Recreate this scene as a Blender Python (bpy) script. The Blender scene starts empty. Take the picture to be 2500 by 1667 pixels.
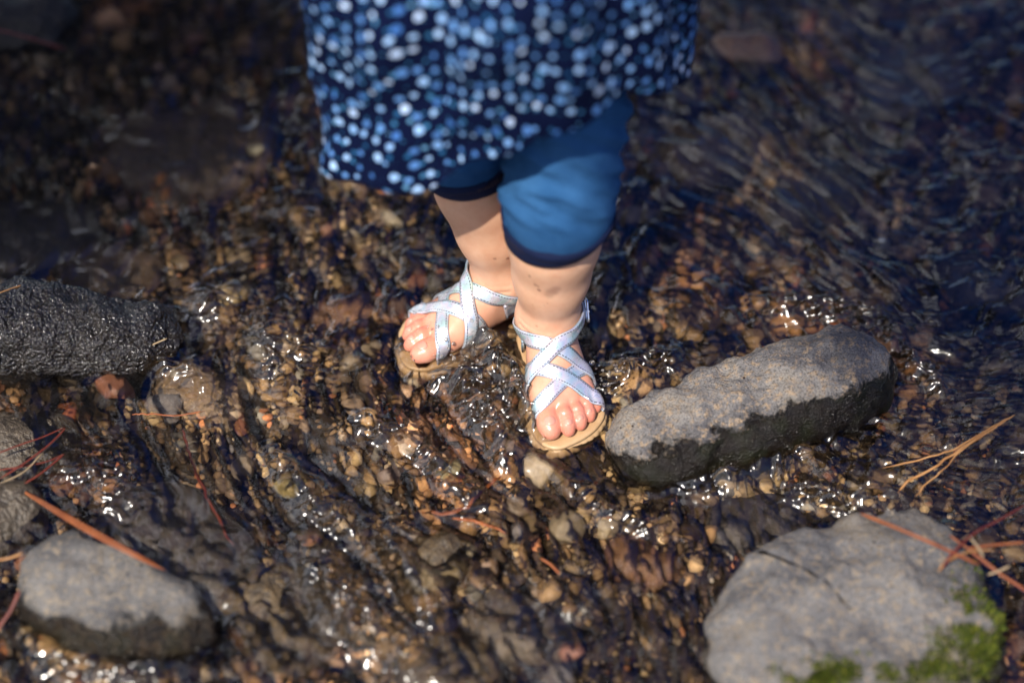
import bpy, bmesh, math, random
import numpy as np
from mathutils import Vector, Matrix
from mathutils.bvhtree import BVHTree

# ------------------------------------------------------------------ camera, sky, sun, exposure
R = math.radians
scene = bpy.context.scene
PITCH = R(47.0); DIST = 2.03; FOC = 85.0
CAM = np.array([0.0, -DIST*math.cos(PITCH), DIST*math.sin(PITCH)])
cam_data = bpy.data.cameras.new("camera")
cam = bpy.data.objects.new("camera", cam_data)
scene.collection.objects.link(cam)
cam.location = CAM
cam.rotation_euler = (math.pi/2 - PITCH, 0, 0)
cam_data.lens = FOC; cam_data.sensor_width = 36.0
cam_data.clip_start = 0.05; cam_data.clip_end = 500.0
cam_data.dof.use_dof = True
cam_data.dof.focus_distance = 1.978
cam_data.dof.aperture_fstop = 1.7
scene.camera = cam

SUN_EL, SUN_AZ = R(52), R(20)          # azimuth: left of the viewer's back
SUN = np.array([-math.sin(SUN_AZ)*math.cos(SUN_EL), -math.cos(SUN_AZ)*math.cos(SUN_EL), math.sin(SUN_EL)])
world = bpy.data.worlds.new("World"); scene.world = world; world.use_nodes = True
wn = world.node_tree.nodes; wl = world.node_tree.links
sky = wn.new("ShaderNodeTexSky"); sky.sky_type = 'NISHITA'; sky.sun_disc = False
sky.sun_elevation = SUN_EL; sky.sun_rotation = -math.atan2(SUN[0], SUN[1])
# broken white cloud over the blue
tc = wn.new("ShaderNodeTexCoord"); cmap = wn.new("ShaderNodeMapping"); cmap.inputs["Scale"].default_value = (1.0, 1.0, 1.9); wl.new(tc.outputs["Generated"], cmap.inputs[0])
cn = wn.new("ShaderNodeTexNoise"); cn.inputs["Scale"].default_value = 3.1; cn.inputs["Detail"].default_value = 7; cn.inputs["Roughness"].default_value = .6; wl.new(cmap.outputs[0], cn.inputs["Vector"])
cr_ = wn.new("ShaderNodeValToRGB"); cr_.color_ramp.elements[0].position = .57; cr_.color_ramp.elements[1].position = .66; csx = wn.new("ShaderNodeSeparateXYZ"); wl.new(tc.outputs["Generated"], csx.inputs[0])
cm1 = wn.new("ShaderNodeMath"); cm1.operation = 'MULTIPLY_ADD'; wl.new(csx.outputs[0], cm1.inputs[0]); cm1.inputs[1].default_value = -.22; wl.new(cn.outputs["Fac"], cm1.inputs[2])
wl.new(cm1.outputs[0], cr_.inputs[0])
cmix = wn.new("ShaderNodeMix"); cmix.data_type = 'RGBA'; wl.new(cr_.outputs[0], cmix.inputs[0]); hs = wn.new("ShaderNodeHueSaturation"); hs.inputs["Saturation"].default_value = 1.5; hs.inputs["Hue"].default_value = .525; wl.new(sky.outputs[0], hs.inputs["Color"]); wl.new(hs.outputs[0], cmix.inputs[6]); cmix.inputs[7].default_value = (16, 16.3, 17.8, 1)
wl.new(cmix.outputs[2], wn["Background"].inputs[0]); wn["Background"].inputs[1].default_value = 0.09
sd = bpy.data.lights.new("sun", 'SUN'); sd.energy = 5.0; sd.angle = R(0.55); sd.color = (1.0, 0.93, 0.83)
sun = bpy.data.objects.new("sun", sd); scene.collection.objects.link(sun)
sun.rotation_euler = Vector(SUN).to_track_quat('Z', 'Y').to_euler(); sun.location = (-1.5, -2, 4)
scene.view_settings.view_transform = 'Standard'; scene.view_settings.look = 'None'
scene.view_settings.exposure = 0.48; scene.view_settings.gamma = 1.0
scene.cycles.max_bounces = 10; scene.cycles.transmission_bounces = 8; scene.cycles.transparent_max_bounces = 12
scene.cycles.caustics_refractive = False; scene.cycles.caustics_reflective = False
scene.cycles.use_denoising = True

# ------------------------------------------------------------------ pixel of the photograph <-> point of the place
_f = 2500*FOC/36.0
_fw = np.array([0, math.cos(PITCH), -math.sin(PITCH)]); _up = np.array([0, math.sin(PITCH), math.cos(PITCH)])
def _dir(px, py):
    return _fw + np.array([1.0, 0, 0])*(px-1250)/_f + _up*(833.5-py)/_f
def PZ(px, py, z=0.0):
    d = _dir(px, py); t = (z-CAM[2])/d[2]; return CAM + d*t
def PY(px, py, y):
    d = _dir(px, py); t = (y-CAM[1])/d[1]; return CAM + d*t

# ------------------------------------------------------------------ noise
def _hash(ix, iy, iz, seed):
    h = (ix.astype(np.int64)*374761393 + iy.astype(np.int64)*668265263 + iz.astype(np.int64)*2147483647 + seed*974634777) & 0xffffffff
    h = ((h ^ (h >> 13))*1274126177) & 0xffffffff
    h = ((h ^ (h >> 16))*2246822519) & 0xffffffff
    return (h ^ (h >> 15)) & 0xffffffff
def perlin2(x, y, seed=0):
    x = np.asarray(x, np.float64); y = np.asarray(y, np.float64)
    ix = np.floor(x); iy = np.floor(y); fx = x-ix; fy = y-iy
    u = fx*fx*fx*(fx*(fx*6-15)+10); v = fy*fy*fy*(fy*(fy*6-15)+10)
    z0 = np.zeros_like(ix)
    def g(a, b):
        ang = _hash(ix+a, iy+b, z0, seed)*(2*math.pi/4294967296.0)
        return np.cos(ang)*(fx-a)+np.sin(ang)*(fy-b)
    a = g(0, 0); b = g(1, 0); c = g(0, 1); d = g(1, 1)
    return ((a+(b-a)*u)+((c+(d-c)*u)-(a+(b-a)*u))*v)*1.5
def vnoise3(p, seed=0):
    x, y, z = p[:, 0], p[:, 1], p[:, 2]
    ix = np.floor(x); iy = np.floor(y); iz = np.floor(z); f = [x-ix, y-iy, z-iz]
    u, v, w = [t*t*t*(t*(t*6-15)+10) for t in f]
    def g(a, b, c):
        h = _hash(ix+a, iy+b, iz+c, seed)
        gx = (h & 1023)/511.5-1; gy = ((h >> 10) & 1023)/511.5-1; gz = ((h >> 20) & 1023)/511.5-1
        return gx*(f[0]-a)+gy*(f[1]-b)+gz*(f[2]-c)
    def L(a, b, t): return a+(b-a)*t
    return L(L(L(g(0,0,0), g(1,0,0), u), L(g(0,1,0), g(1,1,0), u), v),
             L(L(g(0,0,1), g(1,0,1), u), L(g(0,1,1), g(1,1,1), u), v), w)*1.3
def sstep(a, b, x):
    t = np.clip((x-a)/(b-a), 0, 1); return t*t*(3-2*t)
def segdist(x, y, pts):
    """distance to a polyline and position along it (0..1)"""
    best = np.full(np.shape(x), 1e9); par = np.zeros(np.shape(x)); n = len(pts)-1
    for i in range(n):
        ax, ay = pts[i][:2]; bx, by = pts[i+1][:2]; dx, dy = bx-ax, by-ay
        t = np.clip(((x-ax)*dx+(y-ay)*dy)/(dx*dx+dy*dy), 0, 1)
        d = np.hypot(x-ax-t*dx, y-ay-t*dy); m = d < best
        best = np.where(m, d, best); par = np.where(m, (i+t)/n, par)
    return best, par

# ------------------------------------------------------------------ object helpers
def link(o, parent=None):
    scene.collection.objects.link(o)
    if parent is not None: o.parent = parent
    return o
def tag(o, label=None, cat=None, group=None, kind=None):
    for k, v in (("label", label), ("category", cat), ("group", group), ("kind", kind)):
        if v: o[k] = v
    return o
def empty(name, loc, label, cat, group=None):
    o = bpy.data.objects.new(name, None); link(o); o.location = loc; o.empty_display_size = .02
    return tag(o, label, cat, group)
def mesh_obj(name, verts, faces, mat, parent=None, origin=None, smooth=True, attrs=None, uvs=None):
    """verts in world space; the object's origin goes to ORIGIN, or to its parent's origin"""
    verts = np.asarray(verts, np.float64).reshape(-1, 3)
    if parent is not None: org = np.array(parent['_o'])
    elif origin is not None: org = np.array(origin, float)
    else: org = np.zeros(3)
    me = bpy.data.meshes.new(name)
    if isinstance(faces, np.ndarray):
        nv, nf, k = len(verts), len(faces), faces.shape[1]
        me.vertices.add(nv); me.vertices.foreach_set("co", (verts-org).ravel())
        me.loops.add(nf*k); me.loops.foreach_set("vertex_index", faces.ravel().astype(np.int32))
        me.polygons.add(nf); me.polygons.foreach_set("loop_start", np.arange(0, nf*k, k, dtype=np.int32))
        me.update(calc_edges=True)
    else:
        me.from_pydata((verts-org).tolist(), [], [list(map(int, f)) for f in faces]); me.update()
    me.validate()
    me.polygons.foreach_set("use_smooth", np.full(len(me.polygons), smooth))
    if attrs:
        for nm, a in attrs.items():
            a = np.asarray(a, np.float32)
            if a.ndim == 1:
                at = me.attributes.new(nm, 'FLOAT', 'POINT'); at.data.foreach_set("value", a)
            else:
                at = me.attributes.new(nm, 'FLOAT_COLOR', 'POINT')
                at.data.foreach_set("color", np.c_[a, np.ones(len(a))].astype(np.float32).ravel())
    if uvs is not None:
        uvl = me.uv_layers.new(name="UVMap")
        li = np.empty(len(me.loops), np.int32); me.loops.foreach_get("vertex_index", li)
        uvl.data.foreach_set("uv", np.asarray(uvs, np.float32)[li].ravel())
    if mat: me.materials.append(mat)
    o = bpy.data.objects.new(name, me); link(o)
    if parent is not None and parent.type != 'EMPTY' or parent is not None:
        o.parent = parent
    if parent is None: o.location = org
    o['_o'] = [float(v) for v in org]
    return o
def clean_tmp():
    for o in bpy.data.objects:
        if '_o' in o: del o['_o']

# ------------------------------------------------------------------ material helper
class NT:
    def __init__(s, name):
        s.m = bpy.data.materials.new(name); s.m.use_nodes = True
        s.n = s.m.node_tree.nodes; s.l = s.m.node_tree.links
        s.b = s.n["Principled BSDF"]
    def node(s, t, **kw):
        nd = s.n.new(t)
        for k, v in kw.items(): setattr(nd, k, v)
        return nd
    def put(s, sock, v):
        if isinstance(v, bpy.types.NodeSocket): s.l.new(v, sock)
        elif v is not None: sock.default_value = v
    def attr(s, nm, out="Fac"):
        nd = s.node("ShaderNodeAttribute"); nd.attribute_name = nm; return nd.outputs[out]
    def noise(s, scale, vec=None, detail=4, rough=.55, out="Fac", dist=0):
        nd = s.node("ShaderNodeTexNoise"); nd.inputs["Scale"].default_value = scale
        nd.inputs["Detail"].default_value = detail; nd.inputs["Roughness"].default_value = rough
        nd.inputs["Distortion"].default_value = dist
        if vec is not None: s.l.new(vec, nd.inputs["Vector"])
        return nd.outputs[out]
    def voro(s, scale, vec=None, out="Distance", feature='F1', rnd=1.0):
        nd = s.node("ShaderNodeTexVoronoi", feature=feature); nd.inputs["Scale"].default_value = scale
        nd.inputs["Randomness"].default_value = rnd
        if vec is not None: s.l.new(vec, nd.inputs["Vector"])
        return nd.outputs[out]
    def math(s, op, a, b=None, c=None, clamp=False):
        nd = s.node("ShaderNodeMath", operation=op, use_clamp=clamp)
        s.put(nd.inputs[0], a); s.put(nd.inputs[1], b)
        if c is not None: s.put(nd.inputs[2], c)
        return nd.outputs[0]
    def ramp(s, fac, stops, interp='LINEAR'):
        nd = s.node("ShaderNodeValToRGB"); cr = nd.color_ramp; cr.interpolation = interp
        while len(cr.elements) < len(stops): cr.elements.new(.5)
        for e, (p, c) in zip(cr.elements, stops):
            e.position = p; e.color = (c, c, c, 1) if isinstance(c, (int, float)) else (*c, 1)
        s.l.new(fac, nd.inputs[0]); return nd.outputs[0]
    def mix(s, fac, a, b, mode='MIX'):
        nd = s.node("ShaderNodeMix", data_type='RGBA', blend_type=mode)
        s.put(nd.inputs[0], fac)
        for i, v in ((6, a), (7, b)):
            if isinstance(v, tuple): v = (*v, 1)
            s.put(nd.inputs[i], v)
        return nd.outputs[2]
    def bump(s, h, strength, dist, nrm=None):
        nd = s.node("ShaderNodeBump"); nd.inputs["Strength"].default_value = strength; nd.inputs["Distance"].default_value = dist
        s.l.new(h, nd.inputs["Height"])
        if nrm is not None: s.l.new(nrm, nd.inputs["Normal"])
        return nd.outputs[0]
    def set(s, **kw):
        for k, v in kw.items():
            k = {"color": "Base Color", "rough": "Roughness", "metal": "Metallic", "normal": "Normal", "spec": "Specular IOR Level",
                 "coat": "Coat Weight", "coat_rough": "Coat Roughness", "sss": "Subsurface Weight", "trans": "Transmission Weight", "ior": "IOR",
                 "sheen": "Sheen Weight"}.get(k, k)
            if isinstance(v, tuple) and len(v) == 3 and k == "Base Color": v = (*v, 1)
            s.put(s.b.inputs[k], v)
        return s
    def obj(s): return s.node("ShaderNodeTexCoord").outputs["Object"]
    def uv(s): return s.node("ShaderNodeTexCoord").outputs["UV"]

# ------------------------------------------------------------------ implicit surfaces -> one skin (surface nets)
def surface_nets(F, xs, ys, zs):
    S = F < 0
    c = S[:-1,:-1,:-1].astype(np.int8)
    for dx, dy, dz in [(1,0,0),(0,1,0),(1,1,0),(0,0,1),(1,0,1),(0,1,1),(1,1,1)]:
        c = c + S[dx:F.shape[0]-1+dx, dy:F.shape[1]-1+dy, dz:F.shape[2]-1+dz]
    I, J, K = np.nonzero((c > 0) & (c < 8))
    acc = np.zeros((len(I), 3)); cnt = np.zeros(len(I))
    corners = [(0,0,0),(1,0,0),(0,1,0),(1,1,0),(0,0,1),(1,0,1),(0,1,1),(1,1,1)]
    val = [F[I+a, J+b, K+d] for a, b, d in corners]
    for p in range(8):
        for ax in range(3):
            if corners[p][ax] == 0:
                q = p+(1 << ax); a, b = val[p], val[q]
                m = (a < 0) != (b < 0); t = np.where(m, a/np.where(a == b, 1, a-b), 0)
                pos = np.array(corners[p], float)[None, :].repeat(len(I), 0); pos[:, ax] += t
                acc[m] += pos[m]; cnt[m] += 1
    g = np.c_[I, J, K]+acc/cnt[:, None]
    V = np.c_[np.interp(g[:, 0], np.arange(len(xs)), xs), np.interp(g[:, 1], np.arange(len(ys)), ys), np.interp(g[:, 2], np.arange(len(zs)), zs)]
    idx = -np.ones(c.shape, np.int64); idx[I, J, K] = np.arange(len(I))
    faces = []
    def quad(sl, q4, flip):
        a, b, d, e = q4
        f = np.c_[a, b, d, e]; f[flip] = f[flip][:, ::-1]; faces.append(f)
    A = (S[:-1,1:-1,1:-1] != S[1:,1:-1,1:-1]); i, j, k = np.nonzero(A); j += 1; k += 1
    quad(0, (idx[i,j-1,k-1], idx[i,j,k-1], idx[i,j,k], idx[i,j-1,k]), ~S[i,j,k])
    A = (S[1:-1,:-1,1:-1] != S[1:-1,1:,1:-1]); i, j, k = np.nonzero(A); i += 1; k += 1
    quad(1, (idx[i-1,j,k-1], idx[i-1,j,k], idx[i,j,k], idx[i,j,k-1]), ~S[i,j,k])
    A = (S[1:-1,1:-1,:-1] != S[1:-1,1:-1,1:]); i, j, k = np.nonzero(A); i += 1; j += 1
    quad(2, (idx[i-1,j-1,k], idx[i,j-1,k], idx[i,j,k], idx[i-1,j,k]), ~S[i,j,k])
    return V, np.concatenate(faces)
def smin(a, b, k):
    h = np.clip(k-np.abs(a-b), 0, None)/k; return np.minimum(a, b)-h*h*k*.25
class Field:
    def __init__(s, xs, ys, zs, far=.08):
        s.xs, s.ys, s.zs = xs, ys, zs; s.F = np.full((len(xs), len(ys), len(zs)), far, np.float32)
    def sl(s, lo, hi):
        r = []
        for ax, l, h in zip((s.xs, s.ys, s.zs), lo, hi):
            a = max(np.searchsorted(ax, l)-1, 0); b = min(np.searchsorted(ax, h)+1, len(ax)); r.append(slice(a, max(b, a+1)))
        return tuple(r)
    def grid(s, sl): return np.meshgrid(s.xs[sl[0]], s.ys[sl[1]], s.zs[sl[2]], indexing='ij', sparse=True)
    def cone(s, a, b, ra, rb, k, pad=.02, into=None):
        a = np.asarray(a, float); b = np.asarray(b, float); F = s.F if into is None else into
        m = max(ra, rb)+pad+k; sl = s.sl(np.minimum(a, b)-m, np.maximum(a, b)+m); X, Y, Z = s.grid(sl)
        d = b-a; L = max(d@d, 1e-12)
        t = np.clip(((X-a[0])*d[0]+(Y-a[1])*d[1]+(Z-a[2])*d[2])/L, 0, 1)
        D = np.sqrt((X-a[0]-t*d[0])**2+(Y-a[1]-t*d[1])**2+(Z-a[2]-t*d[2])**2)-(ra+(rb-ra)*t)
        F[sl] = smin(F[sl], D.astype(np.float32), k)
def axis(*segs):
    """segs: start, then (end, step) pairs"""
    out = [segs[0]]; s = segs[0]
    for e, st in segs[1:]:
        n = max(1, int(round((e-s)/st))); out += list(s+(e-s)*np.arange(1, n+1)/n); s = e
    return np.array(out)
def catmull(pts, n):
    P = np.asarray(pts, float); P = np.vstack([2*P[0]-P[1], P, 2*P[-1]-P[-2]]); m = len(P)-3; out = []
    for q in np.linspace(0, m, n):
        i = min(int(q), m-1); t = q-i; a, b, c, d = P[i:i+4]
        out.append(.5*((2*b)+(c-a)*t+(2*a-5*b+4*c-d)*t*t+(3*b-a-3*c+d)*t**3))
    return np.array(out)
def tube(path, radii, sides=8, cap=True, flat=None):
    path = np.asarray(path, float); n = len(path); V = []; Fc = []
    T = np.gradient(path, axis=0); T /= np.linalg.norm(T, axis=1)[:, None]+1e-12
    ref = np.array([0, 0, 1.0]) if abs(T[0][2]) < .9 else np.array([1.0, 0, 0])
    for i in range(n):
        u = np.cross(T[i], ref); u /= np.linalg.norm(u)+1e-12; w = np.cross(u, T[i]); ref = w
        for k in range(sides):
            a = 2*math.pi*k/sides; fl = 1 if flat is None else flat
            V.append(path[i]+radii[i]*(math.cos(a)*u+fl*math.sin(a)*w))
    for i in range(n-1):
        for k in range(sides):
            k2 = (k+1) % sides; Fc.append((i*sides+k, i*sides+k2, (i+1)*sides+k2, (i+1)*sides+k))
    if cap: Fc.append(tuple(range(sides))[::-1]); Fc.append(tuple((n-1)*sides+k for k in range(sides)))
    return np.array(V), Fc

WSTEP = .0014
# ------------------------------------------------------------------ the stream: bed, gravel, water
rng = np.random.default_rng(7); random.seed(7)
FOOT_L = PZ(1338, 878)[:2]; FOOT_R = PZ(1220, 756)[:2]
def bed_h(x, y):
    h = -.034+.010*perlin2(x*4.1, y*4.1, 3)+.006*perlin2(x*11, y*11, 4)
    # the gravel lies higher under the feet, deeper on the right
    h = h+.016*np.exp(-((x-FOOT_L[0]-.01)**2+(y-FOOT_L[1]+.05)**2)/.075**2)
    h = h+.010*np.exp(-((x-FOOT_R[0]+.03)**2+(y-FOOT_R[1]+.03)**2)/.08**2)
    h = h-.012*sstep(.05, .4, x)*sstep(-.3, .1, y)
    h = h+.016*sstep(-.15, -.45, x)*sstep(.05, .25, y)
    r = np.maximum(np.abs(x)-2.2, 0)                     # the banks
    return h+.5*(1-np.exp(-(r/1.6)**2))+.25*np.maximum(0, np.abs(y)-7)/7*0
def grid_mesh(xs, ys, hf):
    X, Y = np.meshgrid(xs, ys, indexing='ij'); Z = hf(X, Y)
    V = np.c_[X.ravel(), Y.ravel(), Z.ravel()]; nx, ny = len(xs), len(ys)
    i, j = np.meshgrid(np.arange(nx-1), np.arange(ny-1), indexing='ij'); a = (i*ny+j).ravel()
    return V, np.c_[a, a+ny, a+ny+1, a+1]
def spread(lo, hi, step, far, grow=1.25):
    c = list(np.arange(lo, hi+step*.5, step)); s = step; x = c[-1]; tail = []
    while x < far: s = min(s*grow, 3); x += s; tail.append(x)
    s = step; x = c[0]; head = []
    while x > -far: s = min(s*grow, 3); x -= s; head.append(x)
    return np.array(head[::-1]+c+tail)

m = NT("stream bed mud and sand"); ob = m.obj()
n1 = m.noise(140, ob, 6, .7); n2 = m.noise(25, ob, 3); vc = m.ramp(m.voro(230, ob, "Color"), [(0, (.012, .008, .004)), (.5, (.04, .025, .012)), (1, (.12, .075, .04))])
col = m.mix(m.ramp(n2, [(.3, 0), (.7, 1)]), (.012, .008, .004), (.035, .022, .011))
col = m.mix(m.math('MULTIPLY', n1, .6), col, vc)
m.set(color=col, rough=.7, spec=.15, normal=m.bump(n1, .8, .004)); BED = m.m
V, Fq = grid_mesh(spread(-.62, .62, .005, 45, 1.2), spread(-.5, .75, .005, 45, 1.2), lambda x, y: bed_h(x, y)+.0025*perlin2(x*60, y*60, 9)*np.exp(-(x*x+y*y)))
bed = mesh_obj("stream_bed", V, Fq, BED); tag(bed, "brown sandy bed of the shallow stream", "stream bed", kind="structure")

# gravel: far more pebbles than anyone could count
def ico(sub):
    bm = bmesh.new(); bmesh.ops.create_icosphere(bm, subdivisions=sub, radius=1)
    v = np.array([p.co[:] for p in bm.verts]); f = np.array([[q.index for q in p.verts] for p in bm.faces]); bm.free(); return v, f
def cut_rock(v, seed, ncut=9, depth=(.42, .8)):
    r = np.random.default_rng(seed); v = v.copy()
    for _ in range(ncut):
        n = r.normal(size=3); n /= np.linalg.norm(n); d = r.uniform(*depth); e = v@n-d; v = v-np.outer(np.clip(e, 0, None)*.92, n)
    return v
def rand_rot(n, r):
    q = r.normal(size=(n, 4)); q /= np.linalg.norm(q, axis=1)[:, None]; w, x, y, z = q.T
    return np.stack([np.stack([1-2*(y*y+z*z), 2*(x*y-z*w), 2*(x*z+y*w)], -1), np.stack([2*(x*y+z*w), 1-2*(x*x+z*z), 2*(y*z-x*w)], -1),
                     np.stack([2*(x*z-y*w), 2*(y*z+x*w), 1-2*(x*x+y*y)], -1)], 1)
PAL = np.array([[.042,.027,.015],[.075,.046,.023],[.11,.070,.034],[.060,.042,.028],[.15,.105,.055],[.028,.020,.014],[.095,.085,.07],[.16,.065,.028],[.24,.18,.11],[.13,.10,.07],[.05,.045,.045]])
PW = np.array([.16,.18,.16,.12,.10,.10,.05,.035,.025,.05,.04]); PW = PW/PW.sum()
def scatter(n, rmin, rmax, sub, seed, lift, box=(-.66, .66, -.52, .78), keep=None):
    r = np.random.default_rng(seed); bases = [cut_rock(ico(sub)[0], 100+k) for k in range(8)]; f = ico(sub)[1]
    x = r.uniform(box[0], box[1], n); y = r.uniform(box[2], box[3], n)
    cl = perlin2(x*9, y*9, seed)
    k = r.uniform(-.9, .6, n) < cl+.6; x, y = x[k], y[k]
    if keep is not None: k = keep(x, y); x, y = x[k], y[k]
    n = len(x); rad = rmin*(rmax/rmin)**(r.random(n)**1.6)
    sc = rad[:, None]*np.c_[r.uniform(.8, 1.3, n), r.uniform(.6, 1.0, n), r.uniform(.4, .8, n)]
    M = rand_rot(n, r)
    tilt = r.random(n) < .6                                     # most lie flat
    ang = r.uniform(0, 2*math.pi, n); c, s_ = np.cos(ang), np.sin(ang); o, u = np.zeros(n), np.ones(n)
    Mz = np.stack([np.stack([c, -s_, o], -1), np.stack([s_, c, o], -1), np.stack([o, o, u], -1)], 1); M[tilt] = Mz[tilt]
    B = np.stack(bases)[r.integers(0, 8, n)]
    P = np.einsum('nij,nvj->nvi', M, B*sc[:, None, :])
    P += np.stack([x, y, bed_h(x, y)+lift*rad], -1)[:, None, :]
    C = 2.8*PAL[r.choice(len(PAL), n, p=PW)]*r.uniform(.25, 1.75, n)[:, None]*np.array([.97, .955, .92])
    # colour drifts in patches: redder, paler and darker gravel
    C = C*(.55+.9*sstep(-.5, .5, perlin2(x*8+5, y*8, 57)))[:, None]
    rd = sstep(.1, .7, perlin2(x*5+3, y*5, 55)); C = C*(1+rd[:, None]*np.array([.45, .0, -.2]))
    nv = B.shape[1]
    return P.reshape(-1, 3), (f[None]+(np.arange(n)*nv)[:, None, None]).reshape(-1, 3), np.repeat(C, nv, 0)
def clear_of_feet(x, y):
    a, _ = segdist(x, y, [FOOT_L+[-.01, .045], FOOT_L+[.035, -.075]]); b, _ = segdist(x, y, [FOOT_R+[.03, .02], FOOT_R+[-.055, -.05]])
    return (a > .042) & (b > .042)
S = [scatter(20000, .0022, .006, 1, 11, .7), scatter(15000, .0045, .0105, 1, 12, .6), scatter(1300, .010, .017, 2, 13, .5, keep=clear_of_feet),
     scatter(9000, .007, .020, 1, 14, .5, box=(-2.1, 2.1, -1.7, 2.8), keep=lambda x, y: ~((np.abs(x) < .63) & (y > -.49) & (y < .75)))]
off = 0; VV, FF, CC = [], [], []
for v, f, c in S: VV.append(v); FF.append(f+off); CC.append(c); off += len(v)
m = NT("wet gravel"); at = m.attr("tint", "Color"); ob = m.obj(); n1 = m.noise(420, ob, 4, .65)
m.set(color=m.mix(.75, at, m.ramp(n1, [(.3, .55), (.7, 1.35)]), 'MULTIPLY'), rough=.6, spec=.2, normal=m.bump(n1, .6, .0012)); GRAVEL = m.m
gravel = mesh_obj("gravel", np.concatenate(VV), np.concatenate(FF), GRAVEL, attrs={"tint": np.concatenate(CC)})
tag(gravel, "brown and tan gravel covering the bed under the running water", "gravel", kind="stuff")

# water: one running sheet, its ripples are real displacement
FLOW = np.array([-.45, -.89]); FLOW /= np.linalg.norm(FLOW)
def water_h(x, y):
    wx = x+.012*perlin2(x*14, y*14, 21)+.004*perlin2(x*45, y*45, 25); wy = y+.012*perlin2(x*14+9, y*14, 22)+.004*perlin2(x*45, y*45+7, 26)
    # the current swings round: from the right it comes leftwards, past the feet it runs down to the right
    th = -.09+.50*sstep(-.02, -.2, y)*sstep(.28, .02, x)-1.0*sstep(.1, .38, x)*sstep(-.25, .02, y)
    fx, fy = np.sin(th), -np.cos(th); sx = wx*fx+wy*fy; tx = -wx*fy+wy*fx
    fade = np.exp(-np.maximum(0, np.hypot(x, y)-.7)/.6)
    act = .55+.55*sstep(-.5, .6, perlin2(x*6, y*6, 31))                       # calmer and rougher water
    act = act*(1-.75*sstep(-.12, -.30, x)*sstep(.02, .2, y))
    act = act*(1-.45*sstep(.25, .5, x)*sstep(.2, .4, y))
    h = .0030*perlin2(sx*9, tx*13, 41)
    h = h+act*.0044*perlin2(sx*21, tx*37, 42)
    h = h+act*.0030*perlin2(sx*44, tx*78, 43)
    n = perlin2(sx*95, tx*150, 44); h = h+act*.0011*n
    return h*fade
def water_full(x, y):
    q1 = PZ(1425, 1062); q2 = PZ(1012, 790)                 # slack water in front of each sandal
    k = 1-.8*np.exp(-((x-q1[0])**2+(y-q1[1])**2)/.026**2)-.7*np.exp(-((x-q2[0])**2+(y-q2[1])**2)/.026**2)
    return (water_h(x, y)+water_extra(x, y))*k-.002*(1-k)
def ridge(x, y, pts, w, hgt, seed, rough=.5):
    d, p = segdist(x, y, pts); e = np.exp(-(d/w)**2)*np.sin(math.pi*np.clip(p*.9+.05, 0, 1))
    wx = x+.004*perlin2(x*70, y*70, seed+3); wy = y+.004*perlin2(x*70, y*70, seed+4)
    return hgt*e*(1+rough*perlin2(wx*55, wy*55, seed)+rough*.5*perlin2(wx*110, wy*110, seed+1))+.0020*e*perlin2(wx*150, wy*150, seed+2)+.0038*e*np.sin(2*math.pi*wy/.0105+5*perlin2(x*42, y*30, seed+6))*np.clip(.55+1.1*perlin2(x*46, y*40, seed+5), 0, 1.2)
def px_line(*p): return [PZ(a, b)[:2] for a, b in p]
RIDGES = [  # standing waves the feet and stones raise
    (px_line((1140, 780), (1190, 860), (1245, 950), (1300, 1045), (1330, 1100)), .014, .016, 61, .4),
    (px_line((1000, 860), (1090, 830), (1150, 780), (1230, 730)), .012, .010, 63, .7),
    (px_line((1130, 900), (1180, 1010), (1230, 1110)), .011, .009, 65, .7),
    (px_line((730, 1290), (800, 1420), (900, 1560), (1050, 1660)), .012, .007, 67, .7),
    (px_line((930, 1290), (990, 1420), (1060, 1520)), .010, .007, 69, .6),
    (px_line((700, 1160), (800, 1250), (900, 1330)), .012, .006, 71, .7),
    (px_line((960, 1060), (1080, 1160), (1180, 1280)), .010, .006, 73, .7),
    (px_line((640, 1090), (700, 1180), (770, 1270)), .009, .007, 91, .7),
    (px_line((760, 1390), (840, 1530), (960, 1600), (1110, 1660)), .012, .007, 93, .7),
    (px_line((900, 1280), (960, 1370), (1030, 1490), (1080, 1560)), .008, .009, 95, .5),
    (px_line((620, 850), (680, 920), (700, 1010)), .010, .006, 97, .7),
    (px_line((380, 880), (470, 930), (520, 1020)), .010, .005, 99, .7),
    (px_line((1180, 1020), (1230, 1110), (1240, 1200)), .009, .006, 101, .7),
    (px_line((1380, 1180), (1480, 1260), (1640, 1300)), .010, .005, 103, .7),
    (px_line((850, 1010), (930, 1060), (1000, 1060)), .010, .005, 105, .7),
    (px_line((1060, 900), (1120, 960), (1160, 1050)), .010, .006, 107, .7),
    (px_line((1900, 1190), (2060, 1230), (2200, 1190)), .009, .005, 109, .7),
    (px_line((2150, 820), (2240, 900), (2330, 960)), .010, .005, 111, .7),
    (px_line((600, 760), (680, 850), (790, 880)), .016, .007, 75, .5),
    (px_line((440, 740), (520, 760), (600, 700)), .014, .005, 77, .6),
    (px_line((1480, 1000), (1500, 930), (1590, 890), (1700, 860)), .012, .006, 79, .6),
    (px_line((1560, 1180), (1700, 1200), (1900, 1130), (2100, 1010)), .010, .005, 81, .7),
    (px_line((60, 1540), (140, 1620), (300, 1650), (480, 1610)), .010, .006, 83, .6),
    (px_line((100, 1130), (230, 1150), (330, 1260)), .018, .006, 85, .5),
    (px_line((1790, 790), (1950, 750), (2120, 780), (2230, 860)), .014, .005, 87, .4),
]
def water_extra(x, y):
    h = np.zeros_like(x)
    for pts, w, hg, sd, ro in RIDGES: h = h+ridge(x, y, pts, w*1.2, hg*1.7, sd, ro)
    return h
m = NT("clear running water")
m.n.remove(m.b); out = m.n["Material Output"]
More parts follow.
